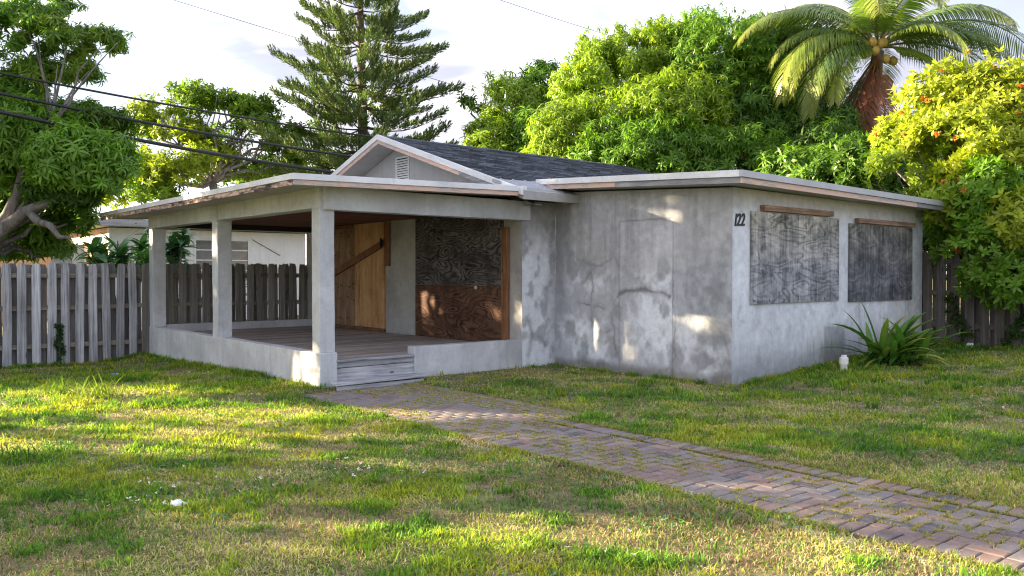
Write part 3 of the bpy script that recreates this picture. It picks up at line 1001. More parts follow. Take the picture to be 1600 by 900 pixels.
MB().hexa([(-4.845, 2.965, zb(-4.87) + .03), (-0.74, 2.965, zb(-0.74) + .03), (-0.74, 11.80, zb(-0.74) + .03), (-4.845, 11.80, zb(-4.87) + .03),
           (-4.845, 2.965, zb(-4.87) + .128), (-0.74, 2.965, zb(-0.74) + .128), (-0.74, 11.80, zb(-0.74) + .128), (-4.845, 11.80, zb(-4.87) + .128)]).build('porch_roof', M['conc_dark'], house)


def sloped(u0, u1, v0, v1, zl, zr, h):
    return [(u0, v0, zl), (u1, v0, zr), (u1, v1, zr), (u0, v1, zl), (u0, v0, zl + h), (u1, v0, zr + h), (u1, v1, zr + h), (u0, v1, zl + h)]


MB().hexa(sloped(-4.868, -1.12, 2.938, 2.963, zb(-4.87), zb(-1.12), 0.062)).build('fascia_board', M['fascia_wood'], house, 0.003)
segs = [-4.886, -3.45, -2.1, -1.15]
for i in range(3):
    MB().hexa(sloped(segs[i] + (0.002 if i else 0), segs[i + 1], 2.918 - 0.002 * i, 2.964, zb(segs[i]) + .064, zb(segs[i + 1]) + .064, 0.078)).build('fascia_flashing', M['metal'], house, 0.003)
MB().hexa(sloped(-1.148, -1.09, 2.910, 2.964, zb(-1.15) + .05, zb(-1.09) + .05, 0.10)).build('fascia_flashing', M['metal'], house, 0.003)
MB().box(-4.870, -4.846, 2.966, 11.84, 2.594, 2.660).build('fascia_board', M['fascia_peel'], house, 0.003)
MB().box(-4.888, -4.846, 2.966, 7.2, 2.663, 2.738).build('fascia_flashing', M['metal'], house, 0.003)
MB().box(-4.890, -4.846, 7.203, 11.86, 2.665, 2.742).build('fascia_flashing', M['metal'], house, 0.003)

# main flat roof
def zt(u, v): return 2.815 + 0.055 * (v + 0.42) - 0.010 * (u + 0.4)


def roof_hexa(u0, u1, v0, v1, d0, d1):
    c = [(u0, v0), (u1, v0), (u1, v1), (u0, v1)]
    return [(a, b, zt(a, b) + d0) for a, b in c] + [(a, b, zt(a, b) + d1) for a, b in c]


MB().hexa(roof_hexa(-0.375, 6.05, -0.395, 3.75, -0.155, -0.012)).build('flat_roof', M['conc_dark'], house)
MB().hexa(roof_hexa(-0.402, 4.55, -0.420, -0.396, -0.165, -0.090)).build('fascia_board', M['fascia_wood'], house, 0.003)
MB().hexa(roof_hexa(4.553, 6.052, -0.420, -0.396, -0.163, -0.088)).build('fascia_board', M['fascia_grey'], house, 0.003)
for a, b in ((-0.432, 1.85), (1.853, 4.2), (4.203, 6.085)):
    MB().hexa(roof_hexa(a, b, -0.445, -0.396, -0.087, 0.0)).build('fascia_flashing', M['metal_grey'], house, 0.003)
MB().hexa(roof_hexa(-0.402, -0.376, -0.394, 1.75, -0.165, -0.090)).build('fascia_board', M['fascia_grey_y'], house, 0.003)
MB().hexa(roof_hexa(-0.402, -0.376, 1.753, 3.33, -0.163, -0.090)).build('fascia_board', M['fascia_wood'], house, 0.003)
for a, b in ((-0.394, 0.9), (0.903, 2.4), (2.403, 3.45)):
    MB().hexa(roof_hexa(-0.430, -0.376, a, b, -0.087, 0.001)).build('fascia_flashing', M['metal'], house, 0.003)
MB().hexa(roof_hexa(-0.44, -0.372, 3.34, 3.45, -0.165, -0.088)).build('fascia_flashing', M['metal'], house, 0.003)
MB().hexa(roof_hexa(6.051, 6.08, -0.394, 3.7, -0.165, -0.0)).build('fascia_board', M['fascia_grey_y'], house, 0.003)

# low pitched join between the porch roof and the flat roof
MB().hexa([(-1.14, 2.95, 2.775), (-0.02, 2.95, 2.745), (-0.10, 3.50, 2.93), (-1.30, 3.50, 2.93), (-1.14, 2.95, 2.812), (-0.02, 2.95, 2.782), (-0.10, 3.50, 3.005), (-1.30, 3.50, 2.985)]).build('roof_membrane', M['membrane'], house, 0.004)
MB().hexa(sloped(-1.085, -0.03, 2.925, 2.949, 2.735, 2.70, 0.078)).build('fascia_flashing', M['metal_grey'], house, 0.003)
MB().hexa([(-1.09, 2.99, 2.655), (-0.15, 2.99, 2.625), (-0.15, 3.02, 2.625), (-1.09, 3.02, 2.655), (-1.09, 2.99, 2.732), (-0.02, 2.99, 2.70), (-0.02, 3.02, 2.70), (-1.09, 3.02, 2.732)]).build('fascia_board', M['fascia_grey'], house, 0.003)
MB().box(-1.05, -0.02, 3.03, 3.43, 2.665, 2.735).build('roof_deck', M['dark_beam'], house)
mm = MB()
for k in range(4):
    u0 = -1.05 + k * 0.25
    mm.hexa([(u0, 2.96, 2.811 - .006 * k), (u0 + .012, 2.96, 2.811 - .006 * k), (u0 - .10, 3.48, 2.982 + .004 * k), (u0 - .112, 3.48, 2.982 + .004 * k),
             (u0, 2.96, 2.822 - .006 * k), (u0 + .012, 2.96, 2.822 - .006 * k), (u0 - .10, 3.48, 3.0 + .004 * k), (u0 - .112, 3.48, 3.0 + .004 * k)])
mm.build('membrane_seam', M['metal_grey'], house)

# gable
RV, RZ, SL = 7.02, 4.115, 0.322
def zg(v): return RZ - SL * abs(v - RV)


g = MB()
g.add([(-0.73, 2.75, zg(2.75) - .16), (-0.73, RV, RZ - .16), (-0.73, 11.3, zg(11.3) - .16), (-0.73, 11.3, 2.60), (-0.73, 2.75, 2.60),
       (-0.60, 2.75, zg(2.75) - .16), (-0.60, RV, RZ - .16), (-0.60, 11.3, zg(11.3) - .16), (-0.60, 11.3, 2.60), (-0.60, 2.75, 2.60)],
      [(0, 1, 2, 3, 4), (9, 8, 7, 6, 5), (0, 5, 6, 1), (1, 6, 7, 2), (2, 7, 8, 3), (3, 8, 9, 4), (4, 9, 5, 0)])
g.v = [(a, max(b, 3.12), c) if b < 3.2 else (a, b, c) for a, b, c in g.v]
g.build('gable_wall', M['gable'], house)
for (va, vb) in ((RV, 2.86), (RV, 11.25)):
    s = 1 if vb > va else -1
    MB().hexa([(-1.205, va, zg(va) - .15), (5.9, va, zg(va) - .15), (5.9, vb, zg(vb) - .15), (-1.205, vb, zg(vb) - .15),
               (-1.205, va, zg(va) - .02), (5.9, va, zg(va) - .02), (5.9, vb, zg(vb) - .02), (-1.205, vb, zg(vb) - .02)]).build('roof_slope', M['conc_dark'], house)
    m1, m2 = va + s * 0.004, vb
    def rake(u0, u1, a, b, d0, d1, mat, nm):
        MB().hexa([(u0, a, zg(a) + d0), (u1, a, zg(a) + d0), (u1, b, zg(b) + d0), (u0, b, zg(b) + d0),
                   (u0, a, zg(a) + d1), (u1, a, zg(a) + d1), (u1, b, zg(b) + d1), (u0, b, zg(b) + d1)]).build(nm, mat, house, 0.003)
    mid = va + s * 2.55
    rake(-1.228, -1.206, m1, mid if s < 0 else vb, -0.165, -0.092, M['fascia_wood'], 'rake_board')
    if s < 0:
        rake(-1.228, -1.206, mid - 0.004, vb + 0.25, -0.165, -0.092, M['fascia_grey_y'], 'rake_board')
    cuts = [m1, va + s * 1.45, va + s * 3.0, vb]
    for i in range(3):
        rake(-1.250, -1.204, cuts[i], cuts[i + 1] - s * 0.003, -0.088, 0.012, M['metal'], 'rake_flashing')

# shingles (right hand slope is the one in view, left slope the same way)
SV, SF, SCOL = [], [], []
th = math.atan(SL)
for s in (-1, 1):
    rows = 30
    for r in range(rows):
        d0 = r * 0.137                      # distance down the slope from the ridge
        u = -1.20 + (0.16 if r % 2 else 0) - 0.32
        while u < 5.9:
            w = 0.32
            ua, ub = max(u + 0.003, -1.20), min(u + w - 0.003, 5.9)
            u += w
            if ub - ua < 0.03: continue
            a, b = d0, d0 + 0.150 + random.uniform(-0.006, 0.006)
            if b * math.cos(th) > 4.12 - (0.55 if s < 0 else 0): continue
            k = len(SV)
            tone = random.choice((0.06, 0.085, 0.105, 0.13, 0.16)) * random.uniform(0.85, 1.15)
            for uu in (ua, ub):
                for (dd, hh) in ((a, -0.016), (b, 0.004), (b, -0.010)):
                    SV.append((uu, RV + s * dd * math.cos(th), RZ - dd * math.sin(th) + hh * math.cos(th)))
                    SCOL.append((tone * 0.90, tone * 1.0, tone * 1.17))
            f = [(k, k + 1, k + 4, k + 3), (k + 1, k + 2, k + 5, k + 4), (k, k + 2, k + 1, k + 1), (k + 3, k + 4, k + 5, k + 5)]
            SF.append(f[0]); SF.append(f[1])
sh = np_mesh('shingle', np.array(SV), np.array(SF), M['shingle'], house, np.array(SCOL))
tag(sh, kind='stuff')
rc = MB()
for k in range(24):
    a = -1.20 + k * 0.296
    for s in (-1, 1):
        rc.hexa([(a, RV, RZ - .004), (a + .30, RV, RZ - .006), (a + .30, RV + s * .14, RZ - .049), (a, RV + s * .14, RZ - .047), (a, RV, RZ + .010), (a + .30, RV, RZ + .005), (a + .30, RV + s * .14, RZ - .038), (a, RV + s * .14, RZ - .033)])
rco = rc.build('ridge_cap', m_plain('ridge_shingle', (0.10, 0.11, 0.128), 0.92, 0.15, 0.3, 5), house)

# gable vent
vent = empty('vent'); vent.parent = house
MB().box(-0.752, -0.728, 6.69, 7.16, 3.255, 3.285).box(-0.752, -0.728, 6.69, 7.16, 3.715, 3.745).box(-0.752, -0.728, 6.69, 6.73, 3.286, 3.714).box(-0.752, -0.728, 7.12, 7.16, 3.286, 3.714).build('vent_frame', M['white_paint'], vent)
MB().box(-0.7345, -0.729, 6.73, 7.12, 3.285, 3.715).build('vent_backing', M['dark_void'], vent)
sl = MB().hexa([(-0.752, 6.731, 0), (-0.752, 7.119, 0), (-0.736, 7.119, .026), (-0.736, 6.731, .026), (-0.752, 6.731, .010), (-0.752, 7.119, .010), (-0.736, 7.119, .036), (-0.736, 6.731, .036)]).mesh('slat')
sl.materials.append(M['white_paint'])
for k in range(9):
    o = link('slat', sl, None, vent); o.location = (0, 0, 3.287 + k * 0.0465)

# ------------------------------------------------------------------ fences
def picket_mesh(seed, mat, h=1.0, w=0.150, t=0.018):
    rr = random.Random(seed)
    n = 7
    V, F = [], []
    bow = rr.uniform(-0.016, 0.016); cup = rr.uniform(-0.004, 0.006)
    zs = [0, .18, .36, .55, .74, .955, 1.0]
    for i, z in enumerate(zs):
        hw = w / 2 * (0.72 if i == n - 1 else 1.0)
        b = bow * math.sin(z * math.pi)
        jj = rr.uniform(-.002, .002)
        for (x, y) in ((-hw, 0), (0, -cup), (hw, 0), (hw, t), (0, t - cup), (-hw, t)):
            V.append((x + b * 0.6 + jj, y - abs(b), z * h + (rr.uniform(-.006, .006) if i == n - 1 else 0)))
    for i in range(n - 1):
        for k in range(6):
            a = i * 6
            F.append((a + k, a + (k + 1) % 6, a + 6 + (k + 1) % 6, a + 6 + k))
    F.append(tuple(reversed(range(6)))); F.append(tuple(range((n - 1) * 6, n * 6)))
    me = bpy.data.meshes.new('picket')
    me.from_pydata(V, [], F); me.materials.append(mat); me.update()
    return me


silver = [picket_mesh(s, M['picket']) for s in range(5)]
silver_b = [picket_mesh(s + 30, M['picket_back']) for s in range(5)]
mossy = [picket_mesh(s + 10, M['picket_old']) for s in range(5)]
brown_boards = [picket_mesh(s + 20, M['picket_brown']) for s in range(5)]

fence_l = empty('fence', tuple(P(-9.6, 10.98)), HROT, 'long grey board fence left of the house, running behind the porch', 'fence', None)
FL = 10.2
def fence_gz(s, base, d, sgn=1):
    p = base + d * s
    return float(ground_h(p[0], p[1]))


base_l = P(-9.6, 10.98)
k = 0; s = 0.0
while s < FL:
    u = -9.6 + s
    front = (k % 2 == 0)
    z0 = fence_gz(s, base_l, HA) - 0.02
    top = 1.675 + 0.006 * s + random.uniform(-0.018, 0.018) + (0 if front else -0.012)
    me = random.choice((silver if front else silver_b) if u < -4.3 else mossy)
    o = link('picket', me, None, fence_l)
    if not (4.02 < u + 9.6 - 5.2 < 4.03):
        o.location = (s, -0.066 if front else 0.062, z0)
    o.scale = (random.uniform(0.94, 1.06) * (1.0 if front else 1.12), 1, top - z0)
    o.rotation_euler = (random.uniform(0, 0.008) * (1 if front else -1), random.gauss(0, 0.010), random.gauss(0, 0.03))
    s += 0.121; k += 1
for zr in (0.10, 0.82, 1.42):
    for j in range(4):
        MB().box(j * 2.55 + 0.002, j * 2.55 + 2.548, -0.040, 0.042, zr + random.uniform(-.01, .01), zr + 0.09).build('rail', M['rail'], fence_l, 0.003, 1)
for j in range(5):
    MB().box(j * 2.55 - 0.05, j * 2.55 + 0.05, 0.068, 0.165, -0.6, 1.70).build('post', M['picket_old'], fence_l, 0.005, 1)
MB().box(2.08, 2.20, -0.20, -0.085, -0.5, 1.66).build('post', M['picket'], fence_l, 0.006, 1)

base_r = P(5.88, 1.6)
fence_r = empty('fence', tuple(base_r), HROT, 'dark brown board fence between the house end and the flowering shrub', 'fence')
k = 0; s = 0.0
while s < 9.0:
    front = (k % 2 == 0)
    p = base_r - HB * s
    z0 = float(ground_h(p[0], p[1])) - 0.02
    o = link('picket', random.choice(brown_boards), None, fence_r)
    o.location = (-0.062 if front else 0.046, -s, z0)
    o.rotation_euler = (0, 0, -math.pi / 2 + random.gauss(0, 0.02))
    o.scale = (random.uniform(0.9, 1.02), 1, 1.62 + random.uniform(-.015, .015))
    s += 0.118; k += 1
for zr in (0.55, 1.12, 1.66):
    for j in range(4):
        MB().box(-0.040, 0.042, -(j * 2.4 + 2.398), -(j * 2.4 + 0.002), zr, zr + 0.09).build('rail', M['rail_y'], fence_r, 0.003, 1)
for j in range(4):
    MB().box(0.068, 0.165, -(j * 2.4 + .05), -(j * 2.4 - .05), -0.4, 1.8).build('post', M['picket_brown'], fence_r, 0.005, 1)

# ------------------------------------------------------------------ neighbouring buildings beyond the left fence
nb = empty('neighbour_house', tuple(P(-2.9, 19.0)), HROT, 'low white neighbouring house with an awning window beyond the fence', 'house')
# front wall (local x along the wall, y into the building) with a window opening x 2.45..4.2
wx0, wx1, wz0, wz1 = 2.40, 4.18, 1.25, 2.62
m = MB()
m.box(0, wx0, 0, 0.2, -0.6, 2.83).box(wx1, 6.08, 0, 0.2, -0.6, 2.83).box(wx0, wx1, 0.001, 0.199, -0.6, wz0).box(wx0, wx1, 0.001, 0.199, wz1, 2.83)
m.build('wall', M['neighbour_wall'], nb)
MB().box(0, 0.2, 0.2, 0.75, -0.6, 2.83).box(0.001, 0.199, 0.75, 3.2, 2.32, 2.83).box(0, 0.2, 3.2, 8, -0.6, 2.83).build('wall', M['peach'], nb)
MB().box(5.88, 6.08, 0.2, 8, -0.6, 2.83).box(0.2, 5.88, 7.8, 8, -0.6, 2.83).build('wall', M['neighbour_wall'], nb)
MB().box(0.06, 0.10, 0.78, 1.9, -0.5, 2.30).box(0.06, 0.10, 1.92, 3.17, -0.5, 2.30).build('shutter', M['peach'], nb, 0.004)
MB().box(-0.03, 0.05, 0.75, 0.80, -0.5, 2.32).box(-0.03, 0.05, 1.86, 1.96, -0.5, 2.32).box(-0.03, 0.05, 0.81, 1.85, 2.0, 2.06).build('shutter_frame', M['brown_wood'], nb, 0.004)
MB().box(0.21, 0.25, 0.3, 7.7, -0.5, 2.8).build('dark_interior_sheet', M['dark_void'], nb)  # dark sheet in place of the unlit interior
MB().box(-0.55, 6.4, -0.50, 8.4, 2.86, 2.99).build('roof', M['conc_dark'], nb)
MB().box(-0.58, 6.42, -0.53, -0.503, 2.86, 3.06).build('fascia_board', M['fascia_grey'], nb, 0.004)
MB().box(-0.58, -0.552, -0.50, 8.4, 2.86, 3.06).build('fascia_board', M['fascia_peel'], nb, 0.004)
wn = empty('window'); wn.parent = nb
MB().box(wx0, wx1, -0.02, 0.08, wz1 - .06, wz1).box(wx0, wx1, -0.02, 0.08, wz0, wz0 + .06).box(wx0, wx0 + .06, -0.02, 0.08, wz0 + .06, wz1 - .06).box(wx1 - .09, wx1, -0.02, 0.08, wz0 + .06, wz1 - .06).build('window_frame', M['metal'], wn)
for i in range(4):
    za = wz0 + 0.07 + i * 0.312
    MB().box(wx0 + .06, wx1 - .09, 0.02, 0.035, za, za + 0.275).build('pane', M['pane'], wn)
    MB().box(wx0 + .06, wx1 - .09, 0.0, 0.05, za + 0.275, za + 0.31).build('glazing_bar', M['metal'], wn)
MB().tube([(wx1 + 0.05, -0.02, 2.6), (wx1 + 1.0, -0.02, 2.1)], 0.012, 6).build('wall_wire', M['rail'], nb)

pb = at(20, 400, 27)
peach = empty('outbuilding', (pb[0] - 3.2, pb[1], -0.2), HROT * 0.25, 'peach rendered outbuilding half hidden by the leaning tree', 'outbuilding')
MB().box(0, 4.4, 0, 4, 0, 2.55).build('wall', M['peach'], peach)
MB().hexa([(-0.4, -0.5, 2.56), (4.8, -0.5, 2.9), (4.8, 4.4, 2.9), (-0.4, 4.4, 2.56), (-0.4, -0.5, 2.72), (4.8, -0.5, 3.06), (4.8, 4.4, 3.06), (-0.4, 4.4, 2.72)]).build('roof', M['fascia_wood'], peach)
sp = at(80, 405, 24)
shed = empty('shed', (sp[0], sp[1], -0.2), 0.0, 'small shed with a corrugated metal side above the fence', 'shed')
cs = MB()
nw = 40
V = []
for i in range(nw + 1):
    x = 0.62 * i / nw
for i in range(30):
    z = 0.0 + i * 0.075
    cs.hexa([(0, -0.02 * (i % 2), z), (0.62, -0.02 * (i % 2), z), (0.62, 0.05, z), (0, 0.05, z), (0, -0.02 * ((i + 1) % 2), z + .075), (0.62, -0.02 * ((i + 1) % 2), z + .075), (0.62, 0.05, z + .075), (0, 0.05, z + .075)])
cs.build('corrugated_sheet', M['corrugated'], shed)
MB().box(0.63, 0.98, -0.03, 0.3, 0, 2.55).build('wall', M['neighbour_wall'], shed)
MB().box(0, 0.62, 0.06, 2.0, 0, 2.15).build('side_wall', M['peach'], shed)

# ------------------------------------------------------------------ foliage helpers
def frames(nv, rng, up=None):
    """random orthonormal frames with z along nv"""
    n = nv / np.linalg.norm(nv, axis=1, keepdims=True)
    a = rng.normal(size=n.shape)
    x = np.cross(a, n); x /= np.linalg.norm(x, axis=1, keepdims=True) + 1e-9
    y = np.cross(n, x)
    return np.stack([x, y, n], 1)        # rows are axes


def scatter(T, F, C, pos, nrm, scale, tint, rng):
    """T (n,3) template, F (m,3), C (n,) shade per template vertex; returns V, F, colours"""
    K, n = len(pos), len(T)
    fr = frames(nrm, rng)
    V = np.einsum('ni,kij->knj', T, fr) * np.asarray(scale)[:, None, None] + pos[:, None, :]
    FF = (F[None] + (np.arange(K) * n)[:, None, None]).reshape(-1, F.shape[1])
    col = tint[:, None, :] * C[None, :, None]
    return V.reshape(-1, 3), FF, col.reshape(-1, 3)


def leaf_strip(L, Wd, az, el, droop, seed_shade, twist=0.0, nseg=2):
    """curved leaf from the origin; returns verts, tris"""
    pts = []
    dirh = np.array([math.cos(az), math.sin(az), 0]); side = np.array([-math.sin(az), math.cos(az), 0])
    p = np.zeros(3); e = el
    prof = {2: (0.0, 0.5, 0.0)}
    steps = nseg + 1
    ring = [p.copy()]
    for i in range(steps):
        d = dirh * math.cos(e) + np.array([0, 0, 1]) * math.sin(e)
        p = p + d * L / steps
        e -= droop / steps
        ring.append(p.copy())
    V = [ring[0]]
    for i in range(1, steps):
        t = i / steps
        w = Wd * 0.5 * math.sin(math.pi * min(t * 0.9 + 0.08, 1)) ** 0.8
        sd = side * math.cos(twist) + np.array([0, 0, 1]) * math.sin(twist)
        V += [ring[i] + sd * w, ring[i] - sd * w]
    V.append(ring[-1])
    F = [(0, 2, 1)]
    for i in range(steps - 2):
        a = 1 + 2 * i
        F += [(a, a + 1, a + 3), (a, a + 3, a + 2)]
    a = 1 + 2 * (steps - 2)
    F.append((a, a + 1, a + 2))
    return np.array(V), np.array(F), np.full(len(V), seed_shade)


def join_tpl(parts):
    V, F, C = [], [], []
    o = 0
    for v, f, c in parts:
        V.append(v); F.append(f + o); C.append(c); o += len(v)
    return np.concatenate(V), np.concatenate(F), np.concatenate(C)


def rosette(n, L, Wd, el0, el1, dr, rng, nseg=2):
    parts = []
    for i in range(n):
        az = i * 2.399 + rng.uniform(-.3, .3)
        el = el0 + (el1 - el0) * (i + 0.5) / n
        parts.append(leaf_strip(L * rng.uniform(0.75, 1.15), Wd * rng.uniform(.85, 1.15), az, el + rng.uniform(-.2, .2), dr * rng.uniform(0.7, 1.3), rng.uniform(0.78, 1.2), rng.uniform(-.5, .5), nseg))
    return join_tpl(parts)


def brush(n, L, Wd, rng):
    """short twig of needles as a spiky brush along z"""
    parts = []
    for i in range(n):
        t = (i + 0.5) / n
        az = i * 2.399
        el = 0.55 + 0.75 * t + rng.uniform(-.15, .15)
        v, f, c = leaf_strip(L * 0.42 * (1.0 - 0.25 * t), Wd, az, el, -0.35, rng.uniform(.75, 1.2), 0.0, 1)
        v = v + np.array([0, 0, t * L * 0.75])
        parts.append((v, f, c))
    return join_tpl(parts)


def sample_lobes(lobes, dens, rng, shell=(0.72, 1.05), low=-0.75, up=0.35, gap=0.0, gapscale=0.9):
    """lobes: (center(3), radii(3), tint(3)); returns positions, normals, tints"""
    P_, N_, T_ = [], [], []
    for (c, r, t) in lobes:
        c = np.array(c); r = np.array(r)
        area = 4 * math.pi * ((r[0] * r[1]) ** 1.6 / 3 + (r[0] * r[2]) ** 1.6 / 3 + (r[1] * r[2]) ** 1.6 / 3) ** (1 / 1.6)
        n = max(8, int(area * dens))
        d = rng.normal(size=(n * 2, 3)); d /= np.linalg.norm(d, axis=1, keepdims=True)
        d = d[d[:, 2] > low][:n]
        rad = rng.uniform(shell[0], shell[1], len(d))
        bump = 0.66 + 0.68 * fbm(d[:, 0] * 2.6 + c[0], d[:, 1] * 2.6 + d[:, 2] * 2.3 + c[2], 3, 17)
        p = c + d * r * (rad * bump)[:, None]
        nn = d / r; nn /= np.linalg.norm(nn, axis=1, keepdims=True)
        nn = nn + np.array([0, 0, up]) + rng.normal(size=nn.shape) * 0.25
        if gap > 0:
            g = fbm(p[:, 0] / gapscale + 5, p[:, 2] / gapscale + p[:, 1] * 0.7, 3, 29)
            keep = g > gap
            p, nn = p[keep], nn[keep]
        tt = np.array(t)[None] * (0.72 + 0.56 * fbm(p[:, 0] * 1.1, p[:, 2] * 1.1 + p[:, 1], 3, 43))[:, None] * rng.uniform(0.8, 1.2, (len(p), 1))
        P_.append(p); N_.append(nn); T_.append(tt)
    return np.concatenate(P_), np.concatenate(N_), np.concatenate(T_)


def limb(mb, a, b, r0, r1, rng, wob=0.12, n=6, sag=0.0, seg=7):
    a = np.array(a, float); b = np.array(b, float)
    L = np.linalg.norm(b - a)
    pts, rad = [], []
    off = rng.normal(size=(n + 1, 3)) * wob * L * 0.35
    off[0] = 0; off[-1] = 0
    for i in range(n + 1):
        t = i / n
        pts.append(a + (b - a) * t + off[i] + np.array([0, 0, sag * L * math.sin(math.pi * t)]))
        rad.append(r0 + (r1 - r0) * t ** 0.8)
    mb.tube(pts, rad, seg)
    return pts


def lobes_px(items, Y):
    """(px,py,rx,ry,dY,tint): ellipsoids given by apparent centre and size at distance Y"""
    out = []
    for (px, py, rx, ry, dY, t) in items:
        yy = Y + dY
        c = at(px, py, yy); s = yy / FPX
        out.append((c, (rx * s, 0.5 * (rx + ry) * s, ry * s), t))
    return out


def make_tree(name, label, lobes, base, fork, tpl, dens, size, leafmat, barkmat, rng, r0=0.25, group=None, cat='tree', twigs=2, **kw):
    t = empty(name, tuple(base), 0, label, cat, group)
    b = np.array(base, float)
    mb = MB()
    f = np.array(fork, float)
    limb(mb, np.zeros(3) - np.array([0, 0, .2]), f - b, r0, r0 * 0.72, rng, 0.06, 6, 0, 9)
    for (c, r, tt) in lobes:
        c = np.array(c)
        pts = limb(mb, f - b, c - b + (0, 0, -0.15), r0 * 0.42, r0 * 0.14, rng, 0.14, 6, 0.06, 6)
        for k in range(twigs):
            d = rng.normal(size=3); d /= np.linalg.norm(d); d[2] = abs(d[2]) * 0.8
            limb(mb, pts[3 + k % 3], c - b + d * np.array(r) * 0.85, r0 * 0.16, r0 * 0.05, rng, 0.15, 4, 0.03, 5)
    mb.build('trunk', barkmat, t, 0, 2, True)
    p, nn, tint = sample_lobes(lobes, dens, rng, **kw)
    kk = ~in_gap(p)
    p, nn, tint = p[kk], nn[kk], tint[kk]
    sc = size * rng.uniform(0.75, 1.25, len(p))
    half = np.array_split(np.arange(len(p)), len(tpl))
    perm = rng.permutation(len(p))
    Vs, Fs, Cs = [], [], []
    o = 0
    for tp, ii in zip(tpl, half):
        ii = perm[ii]
        V, F, C = scatter(tp[0], tp[1], tp[2], p[ii] - b, nn[ii], sc[ii], tint[ii], rng)
        Vs.append(V); Fs.append(F + o); Cs.append(C); o += len(V)
    cr = np_mesh('crown', np.concatenate(Vs), np.concatenate(Fs), leafmat, t, np.clip(np.concatenate(Cs), 0, 0.9))
    tag(cr, kind='stuff')
    return t


rngT = np.random.default_rng(5)
mango_tpl = [rosette(12, 1.0, 0.19, 0.75, -0.95, 1.25, rngT) for _ in range(4)]
airy_tpl = [rosette(9, 1.0, 0.34, 1.0, -0.4, 0.8, rngT, 1) for _ in range(3)]
shrub_tpl = [rosette(9, 1.0, 0.36, 1.2, -0.3, 0.5, rngT, 1) for _ in range(4)]

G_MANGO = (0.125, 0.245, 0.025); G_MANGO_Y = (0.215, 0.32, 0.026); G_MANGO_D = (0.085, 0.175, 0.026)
# leaf openings cut along sun rays to put sun patches on the house
SUN_GAPS = [(P(-0.73, 5.70, 0.88), .21), (P(-0.73, 5.22, 0.66), .25), (P(-0.73, 6.30, 1.02), .13), (P(0, 2.15, 0.52), .22), (P(0, 1.3, 2.36), .10), (P(-4.27, 3.85, 0.22), .33),
            (P(-4.27, 6.6, 0.40), .12), (P(-4.27, 7.2, 1.2), .10), (P(-0.73, 4.1, 0.9), .10)]
TOSUN = np.array(to_sun)


def in_gap(p):
    k = np.zeros(len(p), bool)
    for (o, r) in SUN_GAPS:
        d = p - o
        t = d @ TOSUN
        k |= (np.linalg.norm(d - t[:, None] * TOSUN, axis=1) < r + 0.16) & (t > 0)
    return k



# big mango behind the roof
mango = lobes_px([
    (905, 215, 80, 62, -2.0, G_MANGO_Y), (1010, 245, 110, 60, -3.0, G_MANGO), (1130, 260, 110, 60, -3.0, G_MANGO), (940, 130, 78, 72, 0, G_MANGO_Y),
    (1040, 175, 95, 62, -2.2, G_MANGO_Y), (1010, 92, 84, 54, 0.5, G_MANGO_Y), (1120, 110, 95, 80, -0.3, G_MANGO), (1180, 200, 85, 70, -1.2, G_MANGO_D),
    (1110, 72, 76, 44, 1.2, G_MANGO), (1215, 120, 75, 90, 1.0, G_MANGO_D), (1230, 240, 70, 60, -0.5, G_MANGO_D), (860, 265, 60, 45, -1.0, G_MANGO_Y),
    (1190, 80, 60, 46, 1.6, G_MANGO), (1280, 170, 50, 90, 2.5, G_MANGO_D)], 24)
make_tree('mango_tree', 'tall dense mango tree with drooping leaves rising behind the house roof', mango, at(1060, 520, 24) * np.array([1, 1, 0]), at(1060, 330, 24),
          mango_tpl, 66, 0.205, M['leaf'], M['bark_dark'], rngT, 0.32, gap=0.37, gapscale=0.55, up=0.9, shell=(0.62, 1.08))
mango2 = lobes_px([(790, 165, 62, 45, 0, G_MANGO_Y), (850, 135, 38, 40, 1, G_MANGO), (770, 225, 50, 42, -1, G_MANGO_Y), (835, 225, 55, 60, -1, G_MANGO), (735, 170, 22, 22, 0.4, G_MANGO_D)], 28)
make_tree('mango_tree', 'smaller paler mango tree between the pine and the tall mango', mango2, at(800, 520, 28) * np.array([1, 1, 0]), at(800, 300, 28),
          mango_tpl, 34, 0.26, M['leaf'], M['bark_dark'], rngT, 0.2, gap=0.39, gapscale=0.6, up=0.9)

# leaning tree on the left
G_L = (0.155, 0.295, 0.036)
left_lobes = lobes_px([
    (45, 225, 90, 62, 0, G_L), (125, 255, 75, 60, -0.8, G_L), (165, 215, 48, 52, 0.2, (0.10, 0.19, 0.02)), (20, 170, 60, 45, 0.5, G_L), (120, 195, 60, 36, 0.6, G_L),
    (100, 300, 55, 30, -0.4, (0.06, 0.14, 0.02)), (30, 320, 50, 40, 1.2, G_L), (-40, 240, 80, 90, 0, G_L), (55, 352, 46, 30, 1.0, G_L), (105, 338, 42, 28, 0.5, G_L), (25, 385, 34, 22, 2.0, G_L), (78, 385, 34, 18, 1.2, G_L)], 16.5)
rh = random.Random(12)
hi_items = [(15, 20, 50, 40, 0, G_L), (-50, 70, 70, 80, 0, G_L), (80, 120, 40, 16, 1.5, (0.16, 0.27, 0.03))]
for k_ in range(26):
    x_ = rh.uniform(0, 200)
    y_ = rh.uniform(8, 70) + (14 if x_ > 120 else 0) + (rh.random() < .3) * 45
    hi_items.append((x_, y_, rh.uniform(14, 30), rh.uniform(10, 17), rh.uniform(-.8, 1.6), rh.choice(((0.14, 0.25, 0.035), (0.12, 0.23, 0.03), (0.19, 0.29, 0.035)))))
